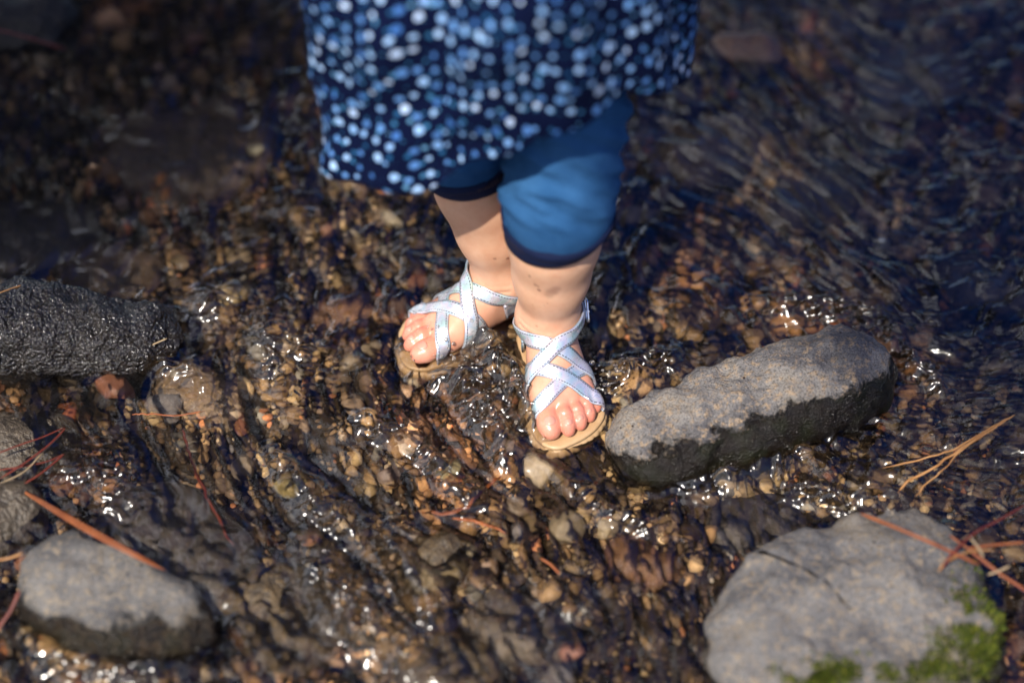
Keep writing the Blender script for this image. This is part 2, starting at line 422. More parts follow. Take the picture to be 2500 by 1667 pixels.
gl = m.node("ShaderNodeBsdfGlossy"); gl.inputs["Roughness"].default_value = 0.17; gl.inputs["Color"].default_value = (1, 1, 1, 1)
rf = m.node("ShaderNodeBsdfRefraction"); rf.inputs["IOR"].default_value = 1.333; rf.inputs["Roughness"].default_value = 0.0; rf.inputs["Color"].default_value = (1, .97, .92, 1)
tr = m.node("ShaderNodeBsdfTransparent"); tr.inputs["Color"].default_value = (1, .97, .92, 1)
fr = m.node("ShaderNodeFresnel"); fr.inputs["IOR"].default_value = 1.58
m1 = m.node("ShaderNodeMixShader"); m1.inputs[0].default_value = .68; m.l.new(rf.outputs[0], m1.inputs[1]); m.l.new(tr.outputs[0], m1.inputs[2])
m2 = m.node("ShaderNodeMixShader"); m.l.new(fr.outputs[0], m2.inputs[0]); m.l.new(m1.outputs[0], m2.inputs[1]); m.l.new(gl.outputs[0], m2.inputs[2])
m.l.new(m2.outputs[0], out.inputs[0]); WATER = m.m
V, Fq = grid_mesh(spread(-.56, .56, WSTEP, 9, 1.12), spread(-.42, .60, WSTEP, 14, 1.12), water_full)
k = np.abs(V[:, 0]) < 4.2
water = mesh_obj("water", V, Fq, WATER); tag(water, "clear shallow stream water running over gravel", "water", kind="structure")
# ------------------------------------------------------------------ the child
cmv = .01
class Foot:
    """local centimetres (x to the toes, y to the foot's outer side, z up from the sandal's footbed) -> world"""
    def __init__(s, ankle_xy, heading, z0, pitch=0.0, roll=0.0, scale=1.0, side=1):
        h = np.array([math.cos(heading), math.sin(heading), 0]); left = np.array([-h[1], h[0], 0])
        M = np.stack([h, left*side, [0, 0, 1]], 1)                      # columns
        cp, sp = math.cos(pitch), math.sin(pitch); Rp = np.array([[cp, 0, sp], [0, 1, 0], [-sp, 0, cp]])
        cr, sr = math.cos(roll), math.sin(roll); Rr = np.array([[1, 0, 0], [0, cr, -sr], [0, sr, cr]])
        s.M = M@Rp@Rr; s.o = np.array([ankle_xy[0], ankle_xy[1], z0]); s.k = scale*.01; s.side = side
    def __call__(s, p): return s.o+(np.atleast_2d(np.asarray(p, float))*s.k)@s.M.T
    def p(s, *q): return s(q)[0]
hl = PZ(1398, 1050, .010)-PZ(1338, 878, 0.0)
FL = Foot(FOOT_L, math.atan2(hl[1], hl[0])-.02, .0065, pitch=R(1), scale=.94, side=1)
hr = PZ(1046, 818, .010)-PZ(1215, 775, 0.0)
FR = Foot(FOOT_R, math.atan2(hr[1], hr[0])+R(4), -.003, pitch=R(-2), roll=0, scale=.94, side=-1)
KNEE_L = PY(1366, 470, FOOT_L[1]-.012); KNEE_R = PY(1128, 318, FOOT_R[1]-.010)
HIP_L = np.array([.046, .020, .375]); HIP_R = np.array([-.040, .045, .375])
def leg_axis(F, knee, hip):
    a = F.p(-.2, 0, 5.2); return [a, a+(knee-a)*.28, a+(knee-a)*.62, knee, hip]
TOES = [  # big toe first: chain of (x, y, z, r)
    [(6.6,-1.75,1.25,1.0), (8.1,-1.80,1.12,.93), (8.85,-1.78,1.02,.98), (9.35,-1.72,.92,.86)],
    [(6.7,-.30,1.35,.72), (8.3,-.28,1.42,.66), (9.15,-.22,1.02,.66), (9.5,-.2,.72,.55)],
    [(6.5,.72,1.28,.66), (7.95,.85,1.34,.60), (8.75,.92,.95,.61), (9.05,.92,.68,.50)],
    [(6.1,1.55,1.18,.60), (7.35,1.78,1.22,.55), (8.05,1.88,.86,.57), (8.3,1.9,.62,.46)],
    [(5.6,2.2,1.08,.58), (6.6,2.55,1.02,.52), (7.15,2.66,.74,.53), (7.35,2.66,.56,.42)]]
def grow_leg(Fd, F, knee, hip):
    k = .009
    def c(a, b, kk=k): Fd.cone(F.p(*a[:3]), F.p(*b[:3]), a[3]*F.k, b[3]*F.k, kk)
    c((-2.0,0,1.75,1.8), (-.9,0,3.6,2.15))
    c((-.9,0,3.4,2.2), (-.2,0,5.2,2.5))
    c((.1,0,4.6,2.35), (2.6,-.35,3.2,1.85))
    c((2.6,-.35,3.1,1.8), (6.2,-1.35,1.55,1.35))
    c((2.6,-.1,2.9,1.7), (6.1,.35,1.5,1.25))
    c((1.0,.7,2.2,1.7), (5.5,1.75,1.2,1.08))
    c((-1.4,.2,1.5,1.55), (4.8,1.2,1.15,1.1))
    c((-1.4,-.1,1.7,1.6), (5.8,-1.4,1.3,1.2), .012)
    c((-.3,-1.65,4.6,.8), (-.2,-1.7,5.0,.75), .012); c((-.5,1.7,4.2,.75), (-.5,1.72,4.6,.7), .012)   # ankle bones
    J = leg_axis(F, knee, hip)
    Fd.cone(J[0], J[1], .0245, .0265, k); Fd.cone(J[1], J[2], .0265, .0335, k); Fd.cone(J[2], J[3], .0335, .034, k)
    d = (J[3]-J[0])/np.linalg.norm(J[3]-J[0]); bk = np.array([-F.M[0, 0], -F.M[1, 0], 0])
    Fd.cone(J[0]+(J[3]-J[0])*.38+bk*.006, J[0]+(J[3]-J[0])*.8+bk*.010, .027, .031, .02)              # calf
    Fd.cone(J[3], J[4], .033, .034, .02)
    # toes: grown apart from each other, then joined to the foot
    T = np.full_like(Fd.F, .08)
    for ch in TOES:
        t = np.full_like(Fd.F, .08)
        for a, b in zip(ch[:-1], ch[1:]):
            Fd.cone(F.p(*a[:3]), F.p(*b[:3]), a[3]*F.k, b[3]*F.k, .003, into=t)
        T = smin(T, t, .0008)
    Fd.F = smin(Fd.F, T, .0045)
xs = axis(-.30, (-.26, .012), (-.15, .0026), (-.10, .009), (.085, .0013), (.17, .009), (.28, .0026), (.32, .012)); ys = axis(-.16, (-.14, .006), (.065, .0013), (.20, .010))
zs = axis(-.004, (.075, .0012), (.17, .0028), (.30, .006), (.575, .011), (.645, .0028), (1.0, .011))
SL, SR = (-.165, .02, .675), (0, 0, 0)
BF = Field(xs, ys, zs)
grow_leg(BF, FL, KNEE_L, HIP_L)
legL = BF.F; BF.F = np.full_like(legL, .08)
grow_leg(BF, FR, KNEE_R, HIP_R)
BF.F = np.minimum(BF.F, legL)
c3 = lambda a, b, ra, rb, k=.04: BF.cone(np.array(a), np.array(b), ra, rb, k)
c3((.040,.040,.40), (-.030,.05,.40), .056, .056); c3((.010,.045,.42), (.015,.048,.52), .062, .066)
c3((.015,.05,.52), (.015,.045,.63), .068, .068); c3((-.06,.05,.665), (.09,.04,.665), .04, .04)
c3((.015,.045,.66), (.015,.045,.72), .04, .032, .02); c3((.015,.045,.80), (.015,.035,.82), .078, .075, .02)
for sx in (-1, 1): c3((.015+sx*.078, .052, .80), (.015+sx*.084, .056, .815), .014, .015, .008)
for sx in (-1, 1):
    s0 = np.array((.015+sx*.09, .045, .66)); e0 = np.array((.015+sx*.145, .05, .565)); h0 = np.array((.015+sx*.19, -.02, .615))   # arms held out for balance
    c3(s0, e0, .032, .026, .015); c3(e0, h0, .026, .0175, .01)
    d = np.array((sx*.55, -.80, .10)); d /= np.linalg.norm(d); w = np.cross(d, (0, 0, 1)); w /= np.linalg.norm(w); w = w*sx; up = np.cross(w, d)*sx
    for q in (-.010, 0, .010): c3(h0, h0+d*.030+w*q, .012, .0095, .006)
    for q, L, sp_ in ((-.0145, .020, -.25), (-.005, .027, -.08), (.005, .029, .08), (.0145, .025, .25)):
        k0 = h0+d*.032+w*q; k1 = k0+(d+w*sp_)*L*.55; k2 = k1+(d+w*sp_-np.array((0, 0, .7)))*L*.5
        c3(k0, k1, .0066, .0060, .002); c3(k1, k2, .0060, .0050, .002)
    t0 = h0+d*.010-w*(-.010)*1.0; t1 = t0+(w*.016+d*.010); c3(t0, t1, .0078, .0068, .003); c3(t1, t1+d*.012+w*.004, .0066, .0055, .002)
# the skin folds round the front ankle, and at the toe joints
def fold(F, pts, depth, w):
    P = F(pts); lo = P.min(0)-.02; hi = P.max(0)+.02; sl = BF.sl(lo, hi); X, Y, Z = BF.grid(sl)
    d = np.full(BF.F[sl].shape, 1.0)
    for a, b in zip(P[:-1], P[1:]):
        e = b-a; t = np.clip(((X-a[0])*e[0]+(Y-a[1])*e[1]+(Z-a[2])*e[2])/(e@e), 0, 1)
        d = np.minimum(d, np.sqrt((X-a[0]-t*e[0])**2+(Y-a[1]-t*e[1])**2+(Z-a[2]-t*e[2])**2))
    BF.F[sl] += (depth*np.exp(-(d/w)**2)).astype(np.float32)
def arc(zc, r, n=9, dz=-.35, x0=-.1): return [(x0+r*math.cos(a), r*math.sin(a), zc+dz*math.cos(a)) for a in np.linspace(-1.25, 1.25, n)]
for F in (FL, FR):
    fold(F, arc(6.15, 2.62), .0009, .0016); fold(F, arc(5.45, 2.75), .0011, .0017)
    for ch, dd in zip(TOES[1:], (.0007, .0007, .0005, .0004)):
        a = ch[1]; fold(F, [(a[0]+.35, a[1]-.4, a[2]+.42), (a[0]+.4, a[1], a[2]+.62), (a[0]+.35, a[1]+.4, a[2]+.42)], dd, .0012)
    fold(F, [(7.7,-2.5,1.6), (7.75,-1.8,2.0), (7.7,-1.1,1.6)], .0006, .0014)
V, Fq = surface_nets(BF.F, xs, ys, zs)
BODY_V, BODY_F = V, Fq
red = np.zeros(len(V)); pale = np.zeros(len(V))
for F in (FL, FR):
    for ch in TOES:
        P = F([q[:3] for q in ch])
        for q in P: red = np.maximum(red, np.exp(-(np.linalg.norm(V-q, axis=1)/.013)**2))
    w = np.exp(-(np.linalg.norm(V-F.p(3.5, 0, 1.5), axis=1)/.04)**2); red = np.maximum(red, .45*w)
mk = np.zeros(len(V))
def spot(p, r, s):
    global mk
    d = np.linalg.norm(V-p, axis=1); mk = np.maximum(mk, s*np.exp(-(d/r)**4))
bvh = BVHTree.FromPolygons(V.tolist(), Fq.tolist())
def on_body(px, py):
    d = _dir(px, py); h = bvh.ray_cast(Vector(CAM), Vector(d)); return np.array(h[0]) if h[0] else None
for px, py, r, s in [(1293,675,.0012,1), (1307,695,.0015,.9), (1316,708,.0014,1), (1312,698,.001,.8), (1348,712,.0056,.5), (1356,706,.0045,.42), (1340,720,.0042,.4), (1400,655,.0042,.14),
                     (1310,796,.0011,.8), (1358,828,.0011,1), (1208,633,.001,.9), (1240,631,.0013,1), (1303,755,.0008,.5), (1330,748,.0007,.4), (1296,768,.0007,.5), (1338,742,.0007,.4), (1300,745,.0006,.5), (1332,1068,.0014,.9)]:
    p = on_body(px, py)
    if p is not None: spot(p, r, s)
PO = [.02, .01, .006]
person = empty("person", PO, "small child standing in the stream in a navy spotted dress, blue leggings and silver sandals", "child"); person['_o'] = PO
m = NT("child skin"); ob = m.obj()
n1 = m.noise(55, ob, 4, .6); n2 = m.noise(900, ob, 3, .6)
base = m.mix(m.ramp(n1, [(.35, 0), (.65, 1)]), (.655, .39, .25), (.575, .305, .185))
base = m.mix(m.math('MULTIPLY', n2, .25), base, (.70, .45, .31))
base = m.mix(m.math('MULTIPLY', m.attr("red"), .85), base, (.62, .17, .12))
base = m.mix(m.attr("mark"), base, (.15, .045, .025))
m.set(color=base, rough=m.ramp(m.attr("wet"), [(0, .52), (1, .3)]), coat=m.math('MULTIPLY', m.attr("wet"), .25), coat_rough=.16, sss=.12, normal=m.bump(n2, .25, .0006))
m.b.inputs["Subsurface Radius"].default_value = (1, .3, .15); m.b.inputs["Subsurface Scale"].default_value = .004
SKIN = m.m
wet = sstep(.038, .022, V[:, 2]+.008*vnoise3(V*90, 5))
body = mesh_obj("body", V, Fq, SKIN, person, attrs={"red": red, "mark": mk, "wet": wet})

# toenails
m = NT("toenail"); m.set(color=(.62, .27, .20), rough=.35, spec=.35, sss=.1); NAIL = m.m
iv, if_ = ico(3)
for F in (FL, FR):
    for q, (dx, wz) in zip(TOES, ((.5,.62), (.42,.42), (.4,.38), (.36,.33), (.3,.28))):
        t = q[-2]; c0 = F.p(t[0]+dx*.45, t[1], t[2]+.75*t[3])
        h = bvh.find_nearest(Vector(F.p(t[0]+.38*t[3], t[1], t[2]+1.2*t[3])))
        n = np.array(h[1]); tx = F.M[:, 0]-n*(F.M[:, 0]@n); tx /= np.linalg.norm(tx); ty = np.cross(n, tx)
        P = np.array(h[0])+iv[:, :1]*tx*wz*.72*F.k+iv[:, 1:2]*ty*wz*.85*F.k+iv[:, 2:]*n*.09*F.k
        P = P-n[None]*(((iv[:, 1]**2)*.28*wz*F.k)[:, None])
        mesh_obj("toenail", P, if_, NAIL, person)

# sandals
m = NT("silver holographic strap leather"); uv = m.uv(); sep = m.node("ShaderNodeSeparateXYZ"); m.l.new(uv, sep.inputs[0])
U, W = sep.outputs[0], sep.outputs[1]                     # U: centimetres along, W: 0..1 across
hue = m.noise(1.0, m.obj(), 2, .5); mp = m.node("ShaderNodeMapping"); mp.inputs["Scale"].default_value = (55, 55, 90); m.l.new(m.obj(), mp.inputs[0])
hue = m.noise(1.0, mp.outputs[0], 2, .5, dist=.6)
irid = m.ramp(hue, [(.25, (.50, .78, .82)), (.38, (.66, .78, .88)), (.47, (.82, .84, .87)), (.54, (.84, .76, .85)), (.60, (.68, .76, .88)), (.68, (.62, .84, .80)), (.8, (.84, .84, .78))])
edge = m.math('ABSOLUTE', m.math('SUBTRACT', W, .5))
inl = m.math('MULTIPLY', m.math('GREATER_THAN', edge, .335), m.math('LESS_THAN', edge, .40))
dash = m.math('LESS_THAN', m.math('FRACT', m.math('MULTIPLY', U, 4.2)), .68)
st = m.math('MULTIPLY', inl, dash)
rim = m.math('GREATER_THAN', edge, .47)
irid = m.mix(.16, irid, (.0, .0, .0))
colr = m.mix(st, irid, (.06, .06, .075)); colr = m.mix(m.math('MULTIPLY', rim, .35), colr, (.20, .21, .24))
scr = m.noise(260, m.obj(), 5, .7)
m.set(color=colr, metal=m.math('SUBTRACT', .6, m.math('MULTIPLY', st, .4)), rough=m.ramp(scr, [(.3, .22), (.7, .42)]),
      normal=m.bump(m.math('ADD', m.math('MULTIPLY', st, -.6), m.math('MULTIPLY', scr, .25)), .5, .0008)); STRAP = m.m
m = NT("tan sandal sole"); n1 = m.noise(70, m.obj(), 5, .6)
m.set(color=m.mix(m.ramp(n1, [(.3, 0), (.7, 1)]), (.40, .245, .12), (.50, .335, .18)), rough=.42, normal=m.bump(n1, .4, .001)); SOLE = m.m
m = NT("buckle metal"); m.set(color=(.75, .76, .78), metal=1.0, rough=.25); BUCK = m.m
def strip(path_cm, F, width, lift, n=48, thick=.16):
    """a band lying on the skin: local path in cm, half rounded across"""
    P = F(catmull(path_cm, n)); nx = 8
    pts, nrm = [], []
    for p in P:
        h = bvh.find_nearest(Vector(p)); q = np.array(h[0]); nn = p-q; L = np.linalg.norm(nn)
        nb = np.array(h[1]); pts.append(q if L < .0035 else p-nn/L*.0012*0-0*nn); nrm.append(nb)
        if L >= .0035: pts[-1] = q+nn*.55
    pts = np.array(pts); nrm = np.array(nrm)
    for _ in range(4):
        pts[1:-1] = .25*pts[:-2]+.5*pts[1:-1]+.25*pts[2:]; nrm[1:-1] = .25*nrm[:-2]+.5*nrm[1:-1]+.25*nrm[2:]
    nrm /= np.linalg.norm(nrm, axis=1)[:, None]
    T = np.gradient(pts, axis=0); T /= np.linalg.norm(T, axis=1)[:, None]
    B = np.cross(nrm, T); B /= np.linalg.norm(B, axis=1)[:, None]
    s = np.r_[0, np.cumsum(np.linalg.norm(np.diff(pts, axis=0), axis=1))]*100
    lift = np.interp(np.linspace(0, 1, n), np.linspace(0, 1, len(lift)), lift) if isinstance(lift, (list, tuple)) else np.full(n, lift)
    w = width*F.k*.5; th = thick*F.k; prof = []
    for j in range(nx+1):
        v = j/nx; u = 2*v-1; prof.append((u, th*(.62+.38*(1-u**4)), v))
    V, UV, Fc = [], [], []; rows = nx+1+2
    for i in range(n):
        ring = []
        for u, hh, v in prof:
            base = pts[i]+B[i]*u*w
            h = bvh.find_nearest(Vector(base)); d = np.array(base)-np.array(h[0]); sgn = d@np.array(h[1])
            base = base+nrm[i]*max(0, -sgn)*1.0
            ring.append(base+nrm[i]*(hh+lift[i]*F.k)); UV.append((s[i], v))
        ring.append(ring[nx]-nrm[i]*th*.95); UV.append((s[i], 1)); ring.append(ring[0]-nrm[i]*th*.95); UV.append((s[i], 0)); V += ring
    for i in range(n-1):
        for j in range(rows):
            j2 = (j+1) % rows; Fc.append((i*rows+j, i*rows+j2, (i+1)*rows+j2, (i+1)*rows+j))
    Fc.append(tuple(range(rows))[::-1]); Fc.append(tuple((n-1)*rows+j for j in range(rows)))
    return np.array(V), Fc, np.array(UV)
SOLE_OUT = [(-4.1,0), (-3.7,-1.5), (-2.4,-2.35), (0,-2.35), (2.8,-2.25), (5.2,-2.85), (7.4,-3.15), (9.2,-3.0), (10.35,-2.2), (10.7,-1.1), (10.3,.3), (9.75,1.5), (8.9,2.6), (7.6,3.45), (5.6,3.45), (3,2.75), (0,2.4), (-2.4,2.35), (-3.7,1.5)]
PATHS = {'A': [(-2.2,-2.2,3.1), (-.6,-2.6,3.7), (.9,-2.3,4.4), (2.6,-1.0,4.6), (3.7,.6,3.8), (4.4,2.1,2.3), (4.6,2.75,1.2), (4.7,2.9,.1)],
         'B': [(-1.9,2.2,4.6), (-.2,2.7,5.0), (1.2,2.15,5.2), (2.5,.6,4.9), (3.8,-1.0,3.8), (4.7,-2.3,2.5), (5.2,-2.85,1.2), (5.3,-3.0,.1)],
         'C': [(3.2,-2.75,.1), (3.5,-2.6,1.5), (4.3,-1.6,3.2), (5.3,-.2,3.1), (6.2,1.2,2.6), (6.8,2.3,1.7), (7.0,2.85,1.0), (7.0,3.0,.1)],
         'D': [(3.6,2.9,.1), (3.8,2.75,1.2), (4.5,1.9,2.6), (5.4,.7,3.1), (6.3,-.6,3.0), (7.1,-1.9,2.3), (7.6,-2.9,1.3), (7.7,-3.1,.1)]}
LIFT = {'A': [.05,.05,.08,.12,.10,.16,.2,.05], 'B': [.05,.1,.18,.3,.26,.26,.24,.05], 'C': [.04,.05,.1,.14,.14,.12,.1,.04], 'D': [.02,.02,.03,.03,.03,.03,.03,.02]}
def make_sandal(F):
    # sole: stacked rings, the lower ones ribbed like wound rope
    per = 260; o = np.array(SOLE_OUT+SOLE_OUT[:1]); loop = catmull(o, per+1)[:-1]; ctr = loop.mean(0)
    d = np.r_[0, np.cumsum(np.linalg.norm(np.diff(loop, axis=0), axis=1))]
    tn = np.roll(loop, -1, 0)-np.roll(loop, 1, 0); tn /= np.linalg.norm(tn, axis=1)[:, None]; nr = np.c_[tn[:, 1], -tn[:, 0]]
    if (nr*(loop-ctr)).sum() < 0: nr = -nr
    rib = np.abs(np.sin(d*math.pi/.72))**.5
    lv = [(-.02,-3.2,0), (.0,-.9,0), (.05,-.30,0), (.02,-.08,0), (-.10,.0,0), (-.28,-.03,0), (-.34,-.10,0), (-.42,.02,.4), (-.65,.10,1), (-.95,.12,1), (-1.25,.06,1), (-1.4,-.10,.5), (-1.45,-.6,0)]
    V, Fc = [], []
    for z, off, rb in lv:
        ring = (loop+nr*off if off > -3 else ctr+(loop-ctr)*.05)+nr*(rib*.12*rb)[:, None]*1.0
        V.append(np.c_[ring, np.full(per, z)+.03*0])
    for i in range(len(lv)-1):
        for k in range(per):
            k2 = (k+1) % per; Fc.append((i*per+k, i*per+k2, (i+1)*per+k2, (i+1)*per+k)[::F.side])
    Fc.append(tuple(range(per))[::-1]); Fc.append(tuple((len(lv)-1)*per+k for k in range(per)))
    sd_ = mesh_obj("sandal", F(np.concatenate(V)), Fc, SOLE, person)
    for kk in 'DCAB':
        v, f, u = strip(PATHS[kk], F, 1.32, LIFT[kk], n=56); mesh_obj("strap", v, f, STRAP, sd_, uvs=u)
    v, f, u = strip([(1.0,-2.6,2.6), (-.9,-2.45,2.9), (-2.6,-2.0,2.9), (-3.9,0,2.9), (-2.6,2.0,3.1), (-1.2,2.5,3.6), (-.1,2.75,4.6)], F, 2.1, .02, n=64, thick=.2)
    mesh_obj("heel_counter", v, f, STRAP, sd_, uvs=u)
    if F is FL:                                       # tan lining that shows behind the heel
        v, f, u = strip([(-.2,-2.2,.9), (-1.2,-2.25,1.0), (-2.6,-1.8,1.15), (-3.75,0,1.25), (-2.6,1.8,1.15), (-1.2,2.25,1.0), (-.2,2.2,.9)], F, 1.7, .02, n=64, thick=.2)
        mesh_obj("heel_cup", v, f, SOLE, sd_, uvs=u)
    h = bvh.find_nearest(Vector(F.p(-.2, 3.2, 4.9))); c = np.array(h[0])+np.array(h[1])*.0042; n = np.array(h[1])
    t = F.M@np.array([.75, -.1, .55]); t -= n*(t@n); t /= np.linalg.norm(t); b = np.cross(n, t)
    sq = [(-1,-1), (0,-1.12), (1,-1), (1.1,0), (1,1), (0,1.12), (-1,1), (-1.1,0), (-1,-1)]
    path = catmull([c+t*a*.0058+b*q*.0082 for a, q in sq], 48)
    v, f = tube(path, [.00105]*48, 8); mesh_obj("buckle", v, f, BUCK, sd_)
    v, f = tube(np.array([c-t*.006, c+t*.002, c+t*.0075+n*.0006]), [.0007]*3, 6); mesh_obj("buckle_pin", v, f, BUCK, sd_)
    return sd_
SND_L = make_sandal(FL); SND_R = make_sandal(FR)
tag(SND_L, "left sandal, planted closest to the viewer beside the long grey stone"); tag(SND_R, "right sandal, set back and half sunk in splashing water")

# leggings
def sleeve(axis_pts, radii, n, sides, wr, seed, bk=None):
    P = catmull(axis_pts, n); r = np.interp(np.linspace(0, 1, n), np.linspace(0, 1, len(radii)), radii)
    T = np.gradient(P, axis=0); T /= np.linalg.norm(T, axis=1)[:, None]; X = np.array([1.0, 0, 0]); V = []
    s = np.r_[0, np.cumsum(np.linalg.norm(np.diff(P, axis=0), axis=1))]
    for i in range(n):
        u = X-T[i]*(X@T[i]); u /= np.linalg.norm(u); w = np.cross(T[i], u)
        a = 2*math.pi*np.arange(sides)/sides
        px_, py_ = np.cos(a)*1.3, np.sin(a)*1.3
        fo = wr*(perlin2(px_+s[i]*20, py_*1.0+s[i]*85+.8*px_, seed)+.6*perlin2(px_*2+9, py_*2+s[i]*170+2*px_, seed+1))
        rr = r[i]+fo*(.12+.88*float(sstep(46, 66, i)))
        V.append(P[i]+np.outer(np.cos(a)*rr, u)+np.outer(np.sin(a)*rr, w))
    return V
def loft(V, sides, closed_top=False):
    Fc = []
    for i in range(len(V)-1):
        for k in range(sides):
            k2 = (k+1) % sides; Fc.append((i*sides+k, i*sides+k2, (i+1)*sides+k2, (i+1)*sides+k))
    return np.concatenate(V), Fc
m = NT("blue jersey denim"); ob = m.obj(); n1 = m.noise(900, ob, 3, .6); n2 = m.noise(26, ob, 4, .6); w = m.node("ShaderNodeTexWave", wave_type='BANDS', bands_direction='Z'); w.inputs["Scale"].default_value = 420; w.inputs["Distortion"].default_value = 1.5
m.l.new(ob, w.inputs[0])
col = m.mix(m.ramp(n2, [(.3, 0), (.7, 1)]), (.008, .050, .14), (.026, .098, .23)); col = m.mix(m.math('MULTIPLY', n1, .35), col, (.05, .14, .30))
m.set(color=col, rough=.9, spec=.1, normal=m.bump(m.math('ADD', m.math('MULTIPLY', w.outputs["Fac"], .4), n1), .35, .0006)); DENIM = m.m
m = NT("navy cuff cloth"); uv = m.uv(); sep = m.node("ShaderNodeSeparateXYZ"); m.l.new(uv, sep.inputs[0])
l1 = m.math('LESS_THAN', m.math('ABSOLUTE', m.math('SUBTRACT', sep.outputs[1], .40)), .030); l2 = m.math('LESS_THAN', m.math('ABSOLUTE', m.math('SUBTRACT', sep.outputs[1], .54)), .030)
ds = m.math('LESS_THAN', m.math('FRACT', m.math('MULTIPLY', sep.outputs[0], 95)), .6)
n1 = m.noise(800, m.obj(), 3)
m.set(color=m.mix(m.math('MULTIPLY', m.math('MULTIPLY', m.math('ADD', l1, l2), ds), .6), m.mix(n1, (.0012, .004, .022), (.003, .009, .040)), (.16, .10, .07)), rough=.85, spec=.2, normal=m.bump(n1, .4, .0006)); CUFF = m.m
def legging(F, knee, hip, cuff_t, rad0, tilt):
    J = leg_axis(F, knee, hip); a, k = J[0], J[3]; start = a+(k-a)*cuff_t; mid = a+(k-a)*(cuff_t+(1-cuff_t)*.5); d = (k-a)/np.linalg.norm(k-a)
    ax_ = [start, mid, k, k+(hip-k)*.5, hip]; S_ = 96
    V = sleeve(ax_, [rad0, rad0+.0012, rad0+.0040, .0432, .045, .046, .0465, .047, .047], 120, S_, .0042, 5 if F is FL else 8)
    tl = np.array(tilt)                              # the cuff droops at the front
    for i in range(len(V)):
        f = max(0, 1-i/50); V[i] = V[i]+np.outer((V[i]-start)@tl, d)*f
    v, f = loft(V, S_); lg = mesh_obj("legging", v, f, DENIM, person)
    sol = lg.modifiers.new("cloth", 'SOLIDIFY'); sol.thickness = .0014; sol.offset = -1
    # turned hem
    Vc = []; rows = 10; uv = []
    for i in range(rows):
        t = i/(rows-1); q = int(round(t*42)); c = V[q].mean(0); out = V[q]-c; out /= np.linalg.norm(out, axis=1)[:, None]
        Vc.append(V[q]+out*(.0030+.0006*math.sin(math.pi*t)-.0012*t)-d*.0016*(1-t)); uv += [(k_/S_, t) for k_ in range(S_)]
    v, f = loft(Vc, S_); cf = mesh_obj("cuff", v, f, CUFF, lg, uvs=uv)
    sol = cf.modifiers.new("cloth", 'SOLIDIFY'); sol.thickness = .0022; sol.offset = -1
    return lg
legging(FL, KNEE_L, HIP_L, .745, .0378, (.22, .05, 0)); legging(FR, KNEE_R, HIP_R, .80, .0380, (0, .05, 0))

# dress: hem traced in front, closed behind
HEM_F = [(775,392,-.045), (815,432,-.072), (905,452,-.090), (1000,458,-.100), (1060,455,-.105), (1130,430,-.108), (1215,392,-.110), (1300,352,-.110), (1400,300,-.105), (1500,258,-.090), (1590,226,-.066), (1645,212,-.036), (1676,185,-.005)]
front = np.array([PY(a, b, y) for a, b, y in HEM_F]); a0, a1 = front[0], front[-1]
back = np.array([a1+[-.004,.035,.004], a1+[-.035,.10,.003], (a0+a1)/2+[0,.165,0], a0+[.03,.12,0], a0+[.004,.045,0]])
hem = np.vstack([front, back, front[:1]])
NS = 360; hemc = catmull(hem, NS+1)[:-1]
seg = np.r_[0, np.cumsum(np.linalg.norm(np.diff(np.vstack([hemc, hemc[:1]]), axis=0), axis=1))]; Ltot = seg[-1]
hemc = np.stack([np.interp(np.linspace(0, Ltot, NS+1)[:-1], seg, np.r_[hemc[:, k], hemc[:1, k]]) for k in range(3)], 1)
cx, cy = hemc[:, 0].mean(), hemc[:, 1].mean(); ang = np.arctan2(hemc[:, 1]-cy, hemc[:, 0]-cx)
SHO = np.array([.015, .045]); rows = 150; Vd, UVd = [], []
for i in range(rows):
    t = i/(rows-1); z_top = .665
    z = hemc[:, 2]*(1-t)+z_top*t
    # the skirt keeps its width, then gathers to the chest
    g = sstep(.30, .95, t); rx = np.cos(ang)*.098; ry = np.sin(ang)*.078
    wide = 1+.010*math.sin(math.pi*min(t*2.2, 1))-.20*t
    x = (cx+(hemc[:, 0]-cx)*wide)*(1-g)+(SHO[0]+rx)*g; y = (cy+(hemc[:, 1]-cy)*wide-.004*0)*(1-g)+(SHO[1]+ry)*g
    nx_, ny_ = np.cos(ang), np.sin(ang)
    fo = 1.25*(.0062*np.sin(ang*5+1.2+1.6*t+.9*perlin2(np.cos(ang)*1.2+t*2.5, np.sin(ang)*1.2, 11))+.0030*np.sin(ang*11+3*t+.5)+.010*perlin2(np.cos(ang)*1.5, np.sin(ang)*1.5+t*3.2, 12)+.0045*perlin2(np.cos(ang)*4+3*t, np.sin(ang)*4+t*9, 13))
    fo = fo*(1-.75*g)*sstep(-.22, .18, t)
    z = z+(1-t)**3*(.0035*np.sin(ang*7+.8)+.0025*np.sin(ang*13))
    x = x+nx_*fo; y = y+ny_*fo
    Vd.append(np.c_[x, y, z]); UVd += [(q, p) for q, p in zip(np.arange(NS)/NS*Ltot*100, np.full(NS, 0)+(z-hemc[:, 2].mean())*100)]
v, f = loft(Vd, NS); UVd = np.array(UVd)
m = NT("navy dress cloth with white blots"); uv = m.uv(); mp = m.node("ShaderNodeMapping"); mp.inputs["Scale"].default_value = (1, 1, 1); m.l.new(uv, mp.inputs[0])
wob = m.noise(1.4, uv, 2, .5, "Color"); vecm = m.node("ShaderNodeVectorMath", operation='MULTIPLY_ADD'); m.l.new(wob, vecm.inputs[0]); vecm.inputs[1].default_value = (.35, .35, 0); m.l.new(uv, vecm.inputs[2])
